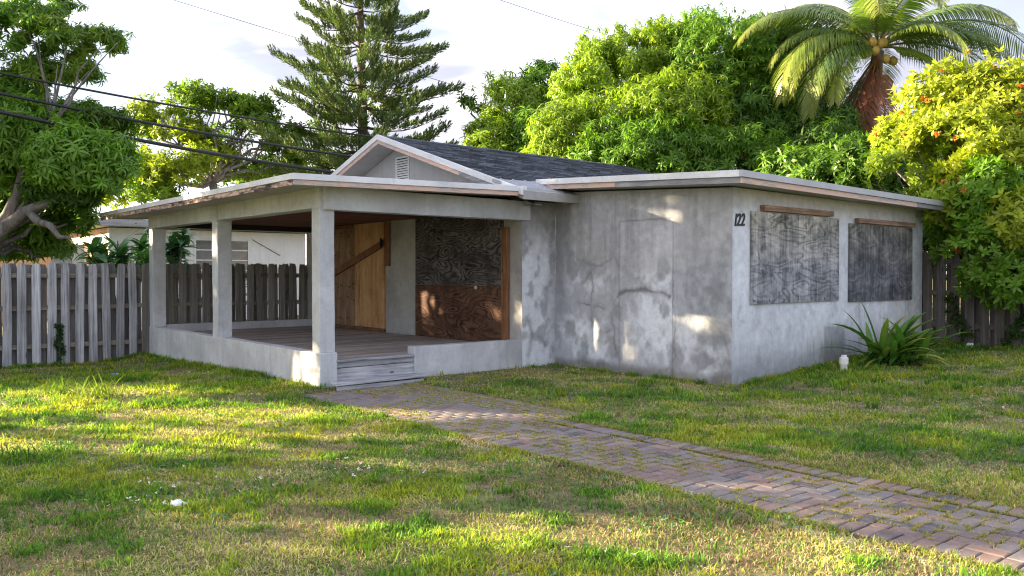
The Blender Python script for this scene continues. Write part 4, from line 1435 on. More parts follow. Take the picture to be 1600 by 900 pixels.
for k_ in range(12):
    hi_items.append((rh.uniform(15, 150), rh.uniform(85, 150), rh.uniform(14, 26), rh.uniform(9, 15), rh.uniform(-.6, 1.4), rh.choice(((0.14, 0.25, 0.035), (0.19, 0.29, 0.035)))))
left_hi = lobes_px(hi_items, 16.5)
lt_base = at(-75, 560, 16.5) * np.array([1, 1, 0]) + np.array([0, 0, -0.2])
lt = make_tree('leaning_tree', 'leafy tree with pale leaning limbs overhanging the left fence', left_lobes, lt_base, at(-40, 400, 16.5),
               mango_tpl, 80, 0.225, M['leaf'], M['bark'], rngT, 0.18, gap=0.33, gapscale=0.6, up=0.7, shell=(0.6, 1.08))
p, nn, tint = sample_lobes(left_hi, 42, rngT, gap=0.44, gapscale=0.5, up=0.7, shell=(0.3, 1.1))
V, F, C = scatter(*mango_tpl[0], p - lt_base, nn, 0.20 * rngT.uniform(.7, 1.2, len(p)), tint, rngT)
tag(np_mesh('upper_crown', V, F, M['leaf'], lt, np.clip(C, 0, .9)), kind='stuff')
mb = MB()
q = lambda x, y, Y=16.2: at(x, y, Y) - lt_base
mb.tube([q(-50, 420), q(-15, 372), q(12, 335), q(28, 300), q(36, 262), q(52, 236), q(75, 205)], [0.16, 0.135, 0.11, 0.09, 0.075, 0.06, 0.035], 10)
mb.tube([q(-50, 415, 16), q(0, 362, 16), q(40, 330, 15.9), q(75, 316, 15.8), q(100, 296, 15.8), q(120, 268, 15.9)], [0.16, 0.13, 0.10, 0.08, 0.06, 0.03], 10)
mb.tube([q(45, 330, 15.9), q(60, 347, 15.7), q(78, 352, 15.6), q(92, 370, 15.6), q(110, 372, 15.6)], [0.09, 0.075, 0.065, 0.05, 0.02], 8)
for (x1, y1) in ((60, 60), (110, 45), (160, 70), (30, 20), (140, 110), (185, 65), (90, 100)):
    mb.tube([q(75, 205), q(80 + (x1 - 80) * .3 + random.uniform(-9, 9), 205 + (y1 - 205) * .38 + 8), q(80 + (x1 - 80) * .62 + random.uniform(-9, 9), 205 + (y1 - 205) * .7), q(x1, y1)], [0.04, 0.026, 0.017, 0.007], 6)
mb.build('limb', M['bark'], lt, 0, 2, True)

# airy spreading tree
G_A = (0.13, 0.22, 0.025); G_AY = (0.24, 0.31, 0.03)
air = lobes_px([(300, 150, 60, 20, 0, G_A), (250, 175, 50, 22, 0.5, G_AY), (350, 165, 60, 20, -0.4, G_A), (400, 190, 52, 20, 0, G_A), (230, 200, 40, 20, 1, G_A), (440, 225, 32, 20, 0.5, G_A),
                (215, 265, 40, 38, -1, G_AY), (270, 270, 45, 30, -1.5, G_AY), (310, 250, 30, 26, -1, G_AY), (240, 300, 60, 18, -1, G_A), (370, 265, 50, 26, 1, G_A), (420, 265, 45, 22, 1.5, G_A), (330, 215, 60, 22, 1.0, G_A),
                (175, 300, 40, 30, 0, G_AY), (455, 205, 34, 18, 0.3, G_A), (395, 165, 42, 16, 0, G_A), (465, 250, 34, 22, 0.8, G_A), (345, 240, 40, 22, 0.4, G_AY), (285, 205, 50, 20, 0.2, G_AY)], 30)
make_tree('poinciana_tree', 'airy backlit tree with a flat spreading crown beyond the white neighbouring house', air, at(332, 520, 30) * np.array([1, 1, 0]), at(332, 285, 30),
          airy_tpl, 30, 0.21, M['leaf_soft'], M['bark'], rngT, 0.20, twigs=3, gap=0.40, gapscale=0.6, shell=(0.4, 1.1))
bush = lobes_px([(470, 285, 60, 28, 0, (0.12, 0.16, 0.05)), (420, 300, 50, 20, 1, (0.13, 0.18, 0.05)), (520, 300, 40, 26, 0, (0.10, 0.15, 0.04)), (520, 255, 22, 15, 0, (0.15, 0.2, 0.03))], 38)
make_tree('background_tree', 'dull green rounded tree low behind the porch roof beside the pine', bush, at(470, 520, 38) * np.array([1, 1, 0]), at(470, 330, 38), airy_tpl, 9, 0.42, M['leaf_soft'], M['bark'], rngT, 0.2)

# conifer
PY = 30.0
pine_base = at(573, 560, PY) * np.array([1, 1, 0])
pine = empty('pine_tree', tuple(pine_base), 0, 'tall dark conifer with tiers of upswept branches behind the gable', 'tree')
ptop = at(560, -240, PY)[2]
mb = MB()
tr_pts = []
for i in range(12):
    t = i / 11
    tr_pts.append((-0.3 * t, 0, ptop * t))
mb.tube(tr_pts, [0.27 * (1 - 0.93 * i / 11) + 0.01 for i in range(12)], 10)
mb.build('trunk', M['bark_dark'], pine, 0, 2, True)
needle_tpl = [brush(16, 0.62, 0.050, rngT) for _ in range(4)]
pine_mats = (M['bark_dark'], M['needle'])


def branch_mesh(L, seed):
    rng = np.random.default_rng(seed)
    mbx = MB()
    pts = []
    for i in range(7):
        t = i / 6
        pts.append((L * t, 0.06 * L * math.sin(t * 3 + seed) * 0.4, L * (-0.10 * math.sin(t * math.pi * 0.9) + 0.07 * t ** 3)))
    mbx.tube(pts, [0.035 * (1 - .8 * i / 6) * (0.6 + L / 6) for i in range(7)], 5)
    nb_v = len(mbx.v)
    pa = np.array(pts)
    pos, nrm, tint, sc = [], [], [], []
    n = int(32 * L / 3.2)
    for k in range(n):
        t = 0.26 + 0.74 * (k + rng.uniform(0, 1)) / n
        x = t * 6; i = min(int(x), 5); f = x - i
        pnt = pa[i] * (1 - f) + pa[i + 1] * f
        for side in (-1, 1):
            w = 0.30 * L * 0.3 * (1 - t) + 0.12
            off = np.array([rng.uniform(-.1, .1), side * rng.uniform(0.02, w), rng.uniform(0.0, 0.08)])
            pos.append(pnt + off)
            nrm.append(np.array([0.85 + rng.uniform(-.3, .3), side * rng.uniform(0.1, 0.6), 0.85 + rng.uniform(-.3, .5)]))
            g = rng.uniform(0.7, 1.25) * (1 + 0.6 * (rng.uniform() < 0.25))
            tint.append(np.array((0.095, 0.150, 0.045)) * g + (np.array((0.03, 0.02, 0.0)) if rng.uniform() < .3 else 0))
            sc.append(rng.uniform(0.75, 1.15) * (1.0 - 0.2 * t))
    for k in range(3):
        pos.append(pa[-1] + rng.normal(size=3) * .04); nrm.append(np.array([0.7, rng.uniform(-.3, .3), 0.9])); tint.append(np.array((0.055, 0.085, 0.03))); sc.append(0.8)
    pos, nrm, tint, sc = map(np.array, (pos, nrm, tint, sc))
    Vs, Fs, Cs, o = [], [], [], 0
    for j, tp in enumerate(needle_tpl):
        ii = np.arange(j, len(pos), 4)
        V, F, C = scatter(tp[0], tp[1], tp[2], pos[ii], nrm[ii], sc[ii], tint[ii], rng)
        Vs.append(V); Fs.append(F + o); Cs.append(C); o += len(V)
    V = np.concatenate(Vs); F = np.concatenate(Fs); C = np.concatenate(Cs)
    allv = np.concatenate([np.array(mbx.v), V])
    bq = np.array([f for f in mbx.f if len(f) == 4])
    tmp = np_mesh('branch', allv, [bq, F + nb_v], None, None, np.concatenate([np.full((nb_v, 3), .1), np.clip(C, 0, .6)]))
    me = tmp.data
    bpy.data.objects.remove(tmp)
    for mt in pine_mats: me.materials.append(mt)
    mi = np.ones(len(me.polygons), dtype=np.int32); mi[:len(bq)] = 0
    me.polygons.foreach_set('material_index', mi)
    return me


bms = [branch_mesh(3.2, s) for s in range(5)]
rp = random.Random(3)
z = 4.6
tier = 0
while z < ptop - 0.4:
    t = z / ptop
    Lmax = 3.55 * (1 - max(0, (z - 7.2)) / (ptop - 6.2)) * (0.78 + 0.22 * min(1, (z - 3.5) / 2.5))
    nb_n = 8
    for k in range(nb_n):
        o = link('branch', rp.choice(bms), None, pine)
        az = 2 * math.pi * k / nb_n + tier * 0.55 + rp.uniform(-.22, .22)
        L = Lmax * rp.uniform(0.72, 1.06) / 3.2
        o.location = (-0.3 * t, 0, z + rp.uniform(-.18, .18))
        o.rotation_euler = (0, rp.uniform(-.16, .07), az)
        o.scale = (L, max(L, .6), max(L, .75))
    z += 0.68 + rp.uniform(-.1, .1)
    tier += 1

# coconut palm
palm_c = at(1372, 74, 22)
palm_base = np.array([palm_c[0] - 0.9, palm_c[1], 0.2])
palm = empty('coconut_palm', tuple(palm_base), 0, 'coconut palm with hanging brown fronds and green gold nuts behind the flowering shrub', 'palm tree')
top = palm_c - palm_base
mb = MB()
mb.tube([(0, 0, -.3), (0.15, 0, top[2] * .3), (0.45, 0, top[2] * .62), (0.8, 0, top[2] * .88), (top[0], 0, top[2] - .1)], [0.24, 0.19, 0.17, 0.17, 0.15], 12)
mb.build('trunk', M['palm_trunk'], palm, 0, 2, True)


def frond_mesh(L, el, droop, tint, seed, dead=False, name='frond'):
    rng = np.random.default_rng(seed)
    n = 16
    pts = []; p = np.zeros(3); e = el
    sway = rng.uniform(-.25, .25)
    a = 0.0
    for i in range(n + 1):
        pts.append(p.copy())
        d = np.array([math.cos(e) * math.cos(a), math.cos(e) * math.sin(a), math.sin(e)])
        p = p + d * L / n
        e -= droop / n * (0.5 + 1.2 * i / n); e = max(e, -1.5)
        a += sway / n
    pts = np.array(pts)
    mbx = MB()
    mbx.tube(pts, [0.038 * (1 - .88 * i / n) for i in range(n + 1)], 5)
    nv0 = len(mbx.v)
    V, F, C = [], [], []
    o = 0
    K = 78
    for k in range(K):
        t = 0.13 + 0.87 * k / (K - 1)
        x = t * n; i = min(int(x), n - 1); f = x - i
        pnt = pts[i] * (1 - f) + pts[i + 1] * f
        d = pts[i + 1] - pts[i]; d /= np.linalg.norm(d)
        side0 = np.cross(d, [0, 0, 1.0]);
        if np.linalg.norm(side0) < .05: side0 = np.array([0, 1.0, 0])
        side0 /= np.linalg.norm(side0)
        upv = np.cross(side0, d)
        ll = (0.95 if not dead else 1.0) * (math.sin(math.pi * (0.14 + 0.80 * t)) ** 0.7) * rng.uniform(.85, 1.1) * L / 3.6
        for sgn in (-1, 1):
            if rng.uniform() < (0.05 if not dead else 0.12): continue
            dir0 = d * 0.55 + side0 * sgn * (0.75 if not dead else 0.85) + upv * 0.15
            q0 = pnt; ang = dir0 / np.linalg.norm(dir0)
            segs = []
            g = np.array([0, 0, -1.0])
            for m_ in range(4):
                segs.append(q0)
                ang = ang + g * (0.36 if not dead else 0.40); ang /= np.linalg.norm(ang)
                q0 = q0 + ang * ll / 3
            w = 0.020 if not dead else 0.019
            wd = d * w
            vs = [segs[0] - wd * .5, segs[0] + wd * .5, segs[1] - wd, segs[1] + wd, segs[2] - wd * .8, segs[2] + wd * .8, segs[3]]
            V += vs; F += [(o, o + 1, o + 3), (o, o + 3, o + 2), (o + 2, o + 3, o + 5), (o + 2, o + 5, o + 4), (o + 4, o + 5, o + 6)]
            tip = np.array(tint) * rng.uniform(.8, 1.2)
            yel = np.array((0.30, 0.26, 0.03)) if not dead else tip
            mixv = 0.4 * max(0, t - .55) / .45 if not dead else 0
            cc = tip * (1 - mixv) + yel * mixv
            C += [cc] * 6 + [cc * (1 - .25) + yel * .25]
            o += 7
    V = np.array(V); F = np.array(F)
    allv = np.concatenate([np.array(mbx.v), V])
    bq = np.array([f for f in mbx.f if len(f) == 4])
    colr = np.concatenate([np.tile(np.array(((0.20, 0.20, 0.04) if not dead else (0.26, 0.13, 0.05))), (nv0, 1)), np.array(C)])
    ob = np_mesh(name, allv, [bq, F + nv0], M['palm_leaf'], palm, np.clip(colr, 0, .8))
    return ob


G_P = (0.10, 0.175, 0.045); G_PY = (0.155, 0.235, 0.04)
fr_list = [  # azimuth (deg, 0 = right, 90 = away, -90 = towards camera), elevation, droop, length, tint
    (178, 32, 1.9, 3.4, G_P), (150, 20, 1.6, 3.2, G_P), (200, 18, 2.1, 3.5, G_PY), (-150, 2, 1.7, 3.3, G_P), (215, -5, 1.5, 2.9, G_PY), (170, 55, 1.9, 3.4, G_P),
    (-120, 48, 2.0, 3.2, G_PY), (-80, 60, 2.3, 3.0, G_PY), (-55, 30, 2.2, 2.8, G_PY), (-20, 22, 1.8, 3.9, G_P), (5, 12, 1.4, 4.4, G_P), (20, 35, 1.5, 4.3, G_P), (-10, 45, 1.7, 3.6, G_P),
    (40, 50, 1.7, 3.4, G_P), (80, 60, 1.5, 3.3, G_P), (110, 45, 1.6, 3.3, G_P), (140, 62, 1.6, 3.4, G_P), (60, 15, 1.4, 3.2, G_P), (-40, -8, 1.3, 2.4, G_PY), (100, 78, 0.8, 2.8, G_PY), (192, 22, 2.3, 4.0, G_PY), (183, 40, 1.7, 4.2, G_P), (-8, 30, 1.8, 4.8, G_P), (205, 8, 2.2, 3.7, G_P)]
for i, (az, el, dr, L, tint) in enumerate(fr_list):
    o = frond_mesh(L * 1.03, R(el), dr, tint, 100 + i)
    o.location = tuple(top); o.rotation_euler = (0, 0, R(az))
for i, (az, el, dr, L) in enumerate(((-140, -62, 0.4, 3.9), (-170, -62, 0.3, 3.9), (-95, -68, 0.3, 3.4), (176, -54, 0.5, 4.1), (-155, -69, 0.3, 3.7), (-120, -72, 0.2, 3.5), (-160, -57, 0.4, 3.5))):
    o = frond_mesh(L, R(el), dr, (0.25, 0.105, 0.065) if i != 3 else (0.12, 0.125, 0.06), 200 + i, True)
    o.location = tuple(top + np.array([-.05, -.1, -.22])); o.rotation_euler = (0, 0, R(az))
    o['label'] = 'dead brown frond hanging down the trunk'
cn = MB().lathe([(0.01, -.13), (0.066, -.105), (0.105, -.03), (0.10, .04), (0.06, .105), (0.012, .13)], (0, 0, 0), 12).mesh('coconut', 0, 2, True)
cn.materials.append(M['coconut'])
for (px, py, dy) in ((1352, 70, -.45), (1364, 66, -.55), (1376, 68, -.5), (1357, 82, -.55), (1368, 79, -.65), (1381, 66, -.35), (1384, 92, -.5), (1350, 85, -.35), (1396, 95, -.2)):
    o = link('coconut', cn, None, palm)
    o.location = tuple(at(px, py, 22 + dy) - palm_base); o.rotation_euler = (random.uniform(-.4, .4), random.uniform(-.4, .4), 0)
for i in range(3):
    mbx = MB()
    a = R((-130, -70, -20)[i])
    mbx.tube([top + np.array([0, 0, .1]), top + np.array([.3 * math.cos(a), .3 * math.sin(a), .45]), top + np.array([.7 * math.cos(a), .7 * math.sin(a), .55])], [.03, .025, .01], 6)
    mbx.build('flower_stalk', M['coconut'], palm, 0, 2, True)

# flowering shrub overhanging the right fence
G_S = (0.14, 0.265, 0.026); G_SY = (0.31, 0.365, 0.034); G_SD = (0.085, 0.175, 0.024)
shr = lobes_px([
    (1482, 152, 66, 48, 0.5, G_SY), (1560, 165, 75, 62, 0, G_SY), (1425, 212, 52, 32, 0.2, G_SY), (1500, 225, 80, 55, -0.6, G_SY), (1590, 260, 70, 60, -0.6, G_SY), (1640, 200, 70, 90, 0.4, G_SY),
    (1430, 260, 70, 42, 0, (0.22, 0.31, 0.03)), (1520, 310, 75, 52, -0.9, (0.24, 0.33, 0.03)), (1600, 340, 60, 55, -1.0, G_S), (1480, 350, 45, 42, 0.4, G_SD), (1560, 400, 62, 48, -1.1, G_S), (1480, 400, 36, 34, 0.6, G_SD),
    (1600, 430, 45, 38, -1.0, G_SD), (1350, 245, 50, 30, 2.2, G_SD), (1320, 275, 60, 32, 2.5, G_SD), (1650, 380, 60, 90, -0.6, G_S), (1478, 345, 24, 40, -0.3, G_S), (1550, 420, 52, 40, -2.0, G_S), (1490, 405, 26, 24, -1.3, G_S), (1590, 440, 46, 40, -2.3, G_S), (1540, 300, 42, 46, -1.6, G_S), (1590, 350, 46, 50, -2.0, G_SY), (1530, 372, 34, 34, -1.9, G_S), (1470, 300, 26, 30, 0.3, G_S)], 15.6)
shrub_base = at(1560, 520, 15.9) * np.array([1, 1, 0]) + np.array([0, 0, .28])
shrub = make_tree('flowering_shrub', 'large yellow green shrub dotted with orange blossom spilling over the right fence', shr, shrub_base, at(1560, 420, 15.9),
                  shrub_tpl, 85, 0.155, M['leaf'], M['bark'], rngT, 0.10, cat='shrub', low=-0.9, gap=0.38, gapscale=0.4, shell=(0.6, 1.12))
fl_tpl = rosette(16, 0.085, 0.045, 1.4, 0.0, 0.4, rngT, 1)
fl_mesh_o = np_mesh('blossom_cluster', fl_tpl[0], fl_tpl[1], M['flower'], None, np.array([(0.52, 0.22, 0.04)]) * fl_tpl[2][:, None])
fl_me = fl_mesh_o.data
bpy.data.objects.remove(fl_mesh_o)
pf, nf, _ = sample_lobes(shr[:13], 4.5, rngT, (1.08, 1.2), low=-0.5)
cnt = 0
for i in rngT.permutation(len(pf)):
    d = pf[i]
    if nf[i][1] > 0.25 or cnt >= 95: continue
    o = link('blossom_cluster', fl_me, None, shrub)
    o.location = tuple(d - shrub_base); o.rotation_euler = Vector(nf[i]).to_track_quat('Z', 'Y').to_euler()
    o.scale = (random.uniform(.6, 1.05),) * 3
    cnt += 1

# dense filler tree behind the flat roof
fil = lobes_px([(1290, 240, 55, 45, 0, G_MANGO_D), (1250, 270, 60, 40, -1, G_MANGO), (1340, 300, 60, 40, 0, G_MANGO_D), (1400, 330, 50, 50, 0, G_MANGO_D), (1310, 205, 30, 40, 1, G_MANGO_D), (1395, 285, 46, 34, -0.4, G_MANGO_D), (1420, 250, 36, 34, 0.6, G_MANGO_D), (1360, 320, 50, 30, -0.8, G_MANGO)], 20)
make_tree('background_tree', 'dark leafy tree filling the gap between the tall mango and the palm', fil, at(1310, 520, 20) * np.array([1, 1, 0]), at(1310, 330, 20), mango_tpl, 40, 0.24, M['leaf'], M['bark_dark'], rngT, 0.16)

# unseen trees added beyond the left edge, placed to throw the long evening shade
for i, (x, y, h, r, dn, lab) in enumerate((
        (-14.5, 6.6, 4.8, 1.7, 2.2, 'sparse young shade tree added beyond the left edge of the lawn, nearest the camera'),
        (-16.0, 14.2, 8.2, 2.4, 8.0, 'tall leafy shade tree added beyond the left edge, in line with the left fence'),
        (-17.2, 17.8, 9.0, 2.6, 8.0, 'tallest leafy shade tree added beyond the left edge, behind the left fence'),
        (-17.5, 21.6, 8.6, 2.3, 8.0, 'leafy shade tree added beyond the left edge, farthest from the camera'),
        (-15.0, 10.0, 5.3, 2.1, 1.6, 'added high crowned shade tree with a bare lower trunk beyond the left edge of the lawn'),
        (-13.6, 3.4, 4.6, 1.6, 3.0, 'small loose shade tree added left of the camera beside the lawn'))):
    lo = []
    nl = 7 if h < 6 else 10
    for k in range(nl):
        a = k * 2.4 + i
        lo.append(((x + 1.2 * math.cos(a), y + 1.5 * math.sin(a), (1.5 if i != 4 else 3.7) + (h - (2.6 if i != 4 else 4.8)) * ((k * 0.37 + .1) % 1.0)), (r * .62, r * .62, r * .5), G_MANGO))
    if h > 6: lo.append(((x, y, 1.3), (r * .7, r * .85, 1.2), G_MANGO_D))
    make_tree('shade_tree', lab, lo, (x, y, 0), (x, y, 1.6), mango_tpl, dn, 0.42, M['leaf'], M['bark_dark'], rngT, 0.16, group='added unseen trees shading the lawn from the left')

# ------------------------------------------------------------------ strap leaved plant, big leaved plants, vine
def strap_mesh(L, Wd, el, droop, c0, c1, seed):
    rng = np.random.default_rng(seed)
    n = 9
    V, C = [], []
    p = np.zeros(3); e = el
    tw = rng.uniform(-.35, .35)
    for i in range(n + 1):
        t = i / n
        w = Wd * 0.5 * (0.55 + 0.45 * math.sin(math.pi * min(t * 1.25, 0.5))) * (1 - max(0, (t - .55) / .45) ** 1.6)
        s = np.array([0, math.cos(tw * t), math.sin(tw * t)])
        nrm = np.array([-math.sin(e), 0, math.cos(e)])
        V += [p + s * w + nrm * w * .28, p, p - s * w + nrm * w * .28]
        c = np.array(c0) * (1 - t ** 2) + np.array(c1) * t ** 2
        c = c * rng.uniform(.92, 1.08)
        C += [c, c * 1.15, c]
        p = p + np.array([math.cos(e), 0, math.sin(e)]) * L / n
        e -= droop / n * (0.4 + 1.3 * t)
    F = []
    for i in range(n):
        a = 3 * i
        F += [(a, a + 1, a + 4, a + 3), (a + 1, a + 2, a + 5, a + 4)]
    return np.array(V), np.array(F), np.array(C)


cp = P(2.84, -0.72)
cp[2] = float(ground_h(cp[0], cp[1]))
crinum = empty('strap_leaf_plant', tuple(cp), 0, 'clump of arching dark green strap leaves against the wall with the numerals', 'plant')
rs = random.Random(8)
for i in range(92):
    young = i / 92
    az = rs.uniform(0, 2 * math.pi)
    if rs.random() < 0.35: az = rs.gauss(0.0, 0.5)
    el = R(rs.uniform(28, 78)) if young > 0.3 else R(rs.uniform(2, 38))
    L = rs.uniform(0.52, 0.96)
    dr = rs.uniform(0.5, 1.35)
    g0 = (0.085, 0.205, 0.034); g1 = (0.13, 0.26, 0.036)
    if i < 44: g1 = rs.choice(((0.46, 0.44, 0.05), (0.34, 0.40, 0.05), (0.50, 0.42, 0.07)))
    if i in (3, 11, 19, 27): g0, g1 = (0.22, 0.14, 0.04), (0.34, 0.15, 0.05)
    V, F, C = strap_mesh(L, rs.uniform(0.075, 0.12), el, dr, g0, g1, i)
    o = np_mesh('leaf', V, F, M['strap'], crinum, C, True)
    o.location = (rs.gauss(0.05, 0.20), rs.gauss(0, 0.09), rs.uniform(0.0, 0.08))
    o.rotation_euler = (0, 0, az)
# two tall spears that stand clear of the clump
for (az, el, L, dr) in ((2.9, 76, 1.08, 0.25), (3.3, 48, 1.15, 0.9), (0.3, 55, 1.1, 0.6), (0.1, 50, 1.12, 0.7), (-.2, 44, 1.1, 0.8), (3.1, 24, 1.0, 0.7)):
    V, F, C = strap_mesh(L, 0.12, R(el), dr, (0.06, 0.15, 0.028), (0.09, 0.19, 0.03), int(az * 10) + 60)
    o = np_mesh('leaf', V, F, M['strap'], crinum, C, True)
    o.location = (rs.gauss(0.0, 0.06), rs.gauss(-.05, 0.04), 0.05); o.rotation_euler = (0, 0, az)


def big_leaf_plant(name, label, base, h, n, L, Wd, tint, seed, spread=0.35, rad=0.0):
    rr = random.Random(seed)
    t = empty(name, tuple(base), 0, label, 'plant')
    mbx = MB()
    heads = []
    for k in range(max(1, n // 12)):
        a = rr.uniform(0, 6.28); s = spread * rr.uniform(.2, 1.3)
        hh = h * rr.uniform(.72, 1.0)
        tipp = (s * math.cos(a), s * math.sin(a), hh)
        mbx.tube([(0, 0, -.2), (tipp[0] * .4, tipp[1] * .4, hh * .5), tipp], [0.035, .028, .015], 6)
        heads.append(tipp)
    mbx.build('stem', M['bark'], t, 0, 2, True)
    for i in range(n):
        hd = heads[i % len(heads)]
        V, F, C = strap_mesh(L * rr.uniform(.7, 1.15), Wd, R(rr.uniform(-20, 62)), rr.uniform(.4, 1.1), tint, tuple(x * 1.15 for x in tint), seed * 50 + i)
        o = np_mesh('leaf', V, F, M['strap'], t, C * rr.uniform(.8, 1.25), True)
        o.location = (hd[0], hd[1], hd[2] - rr.uniform(0, .45)); o.rotation_euler = (0, 0, i * 2.4 + rr.uniform(-.3, .3))
    return t


bp = at(188, 410, 20.5); bp[2] = -0.2
big_leaf_plant('broad_leaf_plant', 'bushy plant with long glossy leaves above the left fence', bp, 2.55, 190, 0.58, 0.16, (0.075, 0.19, 0.055), 3, 0.62)
bp = at(268, 410, 20.0); bp[2] = -0.2
big_leaf_plant('broad_leaf_plant', 'slender plant with drooping leaf whorls seen between the porch pillars', bp, 2.95, 130, 0.42, 0.14, (0.06, 0.165, 0.07), 4, 0.40)
bp = at(300, 412, 18.5); bp[2] = -0.2
big_leaf_plant('bright_sapling', 'bright green sapling peeping over the fence below the awning window', bp, 1.75, 40, 0.24, 0.085, (0.10, 0.22, 0.035), 5, 0.5)
bp = at(376, 411, 18.7); bp[2] = -0.2
big_leaf_plant('bright_sapling', 'bright green sapling behind the fence by the middle pillar', bp, 1.85, 30, 0.24, 0.085, (0.12, 0.23, 0.035), 6, 0.28)


def vine(name, label, base, h, n, tint, seed, lean=(0, 0)):
    rng = np.random.default_rng(seed)
    t = empty(name, tuple(base), 0, label, 'vine')
    mbx = MB()
    pts = [np.array([lean[0] * k / 5 + rng.normal() * .03, lean[1] * k / 5 + rng.normal() * .015, h * k / 5]) for k in range(6)]
    mbx.tube(pts, [.012, .010, .009, .008, .006, .004], 5)
    mbx.build('stem', M['bark_dark'], t)
    ii = rng.uniform(0, 5, n)
    a = np.array(pts)
    pos = np.array([a[int(x)] * (1 - x % 1) + a[min(int(x) + 1, 5)] * (x % 1) for x in ii]) + rng.normal(size=(n, 3)) * np.array([.06, .025, .05])
    V, F, C = scatter(*shrub_tpl[0], pos, rng.normal(size=(n, 3)) * .5 + np.array([0.1, -0.8, .3]), rng.uniform(.05, .085, n), np.tile(tint, (n, 1)) * rng.uniform(.7, 1.3, (n, 1)), rng)
    tag(np_mesh('foliage', V, F, M['leaf'], t, np.clip(C, 0, .8)), kind='stuff')


vb = P(-5.85, 10.86); vb[2] = -0.05
vine('fence_vine', 'small dark vine climbing the silvered fence boards', vb, 0.62, 46, (0.03, 0.075, 0.018), 3)
vb = P(5.76, 0.2); vb[2] = .3
vine('fence_vine', 'reddish green vine creeping along the dark right fence', P(5.72, -0.75, .35), 0.75, 70, (0.055, 0.09, 0.022), 4, (-.25, .1))
vine('fence_vine', 'leafy vine low on the right fence under the shrub', P(5.70, -1.35, .35), 0.55, 80, (0.05, 0.11, 0.022), 5, (.3, -.2))

# ------------------------------------------------------------------ lawn vegetation
rngG = np.random.default_rng(21)


def lawn_ok(X, Y):
    u, v = to_uv(X, Y)
    bad = ((u > -0.03) & (v > -0.02)) & (u < 5.78)
    bad |= (u > -4.29) & (u < -0.7) & (v > 3.43) & (v < 11)
    bad |= (u > -4.25) & (u < -2.7) & (v > 3.08) & (v < 3.5)
    bad |= (u > -0.75) & (v > 3.43)
    return ~bad


def on_path(X, Y, m=0.0):
    u, v = to_uv(X, Y)
    w = 0.05 * (fbm(v * 3, u * 0, 3, 9) - 0.5) + 0.03
    a = (u > -4.83 + w - m) & (u < -3.47 - w + m) & (v < 3.1)
    b = (u > -3.6) & (u < -3.02 - w + m) & (v > -0.4 + w) & (v < 3.1)
    return a | b


def green_map(X, Y):
    a = fbm(X * 0.75 + 4, Y * 1.1, 4, 301)
    b = fbm(X * 3.4, Y * 4.2, 3, 311)
    u, v = to_uv(X, Y)
    g = sstep(0.46, 0.57, 0.5 * a + 0.5 * b + 0.05 * sstep(-1, 2, u))
    # worn strip of dry soil by the porch front and between wall and path
    dry = sstep(1.1, 0.2, np.abs(v - 2.7)) * (u > -2.9) * (u < -0.1) + sstep(0.45, 0.1, np.abs(u + 0.15)) * (v < 3.4) * (v > 0)
    return np.clip(g - 0.9 * dry, 0, 1)


def sample_lawn(n, y0, y1, xm=1.6):
    Y = rngG.uniform(y0, y1, n * 2)
    # uniform by area inside the view wedge plus a margin
    X = rngG.uniform(-1, 1, n * 2) * (0.64 * y1 + xm)
    k = (np.abs(X) < 0.64 * Y + xm) & lawn_ok(X, Y)
    return X[k][:n], Y[k][:n]


BV, BF, BC = [], [], []
voff = 0


def blades(X, Y, H, Wd, lean, tint):
    global voff
    n = len(X)
    az = rngG.uniform(0, 2 * np.pi, n)
    Z = ground_h(X, Y) - 0.006
    dx, dy = np.cos(az), np.sin(az)
    ln = lean * rngG.uniform(0.2, 1.6, n)
    a2 = az + np.pi / 2 + rngG.normal(0, .5, n)
    sx, sy = np.cos(a2) * Wd * .5, np.sin(a2) * Wd * .5
    h1 = H * 0.62
    base = np.stack([X, Y, Z], -1)
    mid = base + np.stack([dx * ln * H * .42, dy * ln * H * .42, h1 * np.cos(np.clip(ln, 0, 1.3) * .45)], -1)
    tip = base + np.stack([dx * ln * H * 1.05, dy * ln * H * 1.05, H * np.cos(np.clip(ln, 0, 1.45) * .75)], -1)
    s = np.stack([sx, sy, np.zeros(n)], -1)
    V = np.stack([base - s, base + s, mid - s * .85, mid + s * .85, tip], 1).reshape(-1, 3)
    o = (np.arange(n) * 5)[:, None] + voff
    F = np.stack([o + [0, 1, 3], o + [0, 3, 2], o + [2, 3, 4]], 1).reshape(-1, 3)
    sh = np.array([0.7, 0.7, 0.95, 0.95, 1.1])
    C = (tint[:, None, :] * sh[None, :, None]).reshape(-1, 3)
    BV.append(V); BF.append(F); BC.append(C)
    voff += len(V)


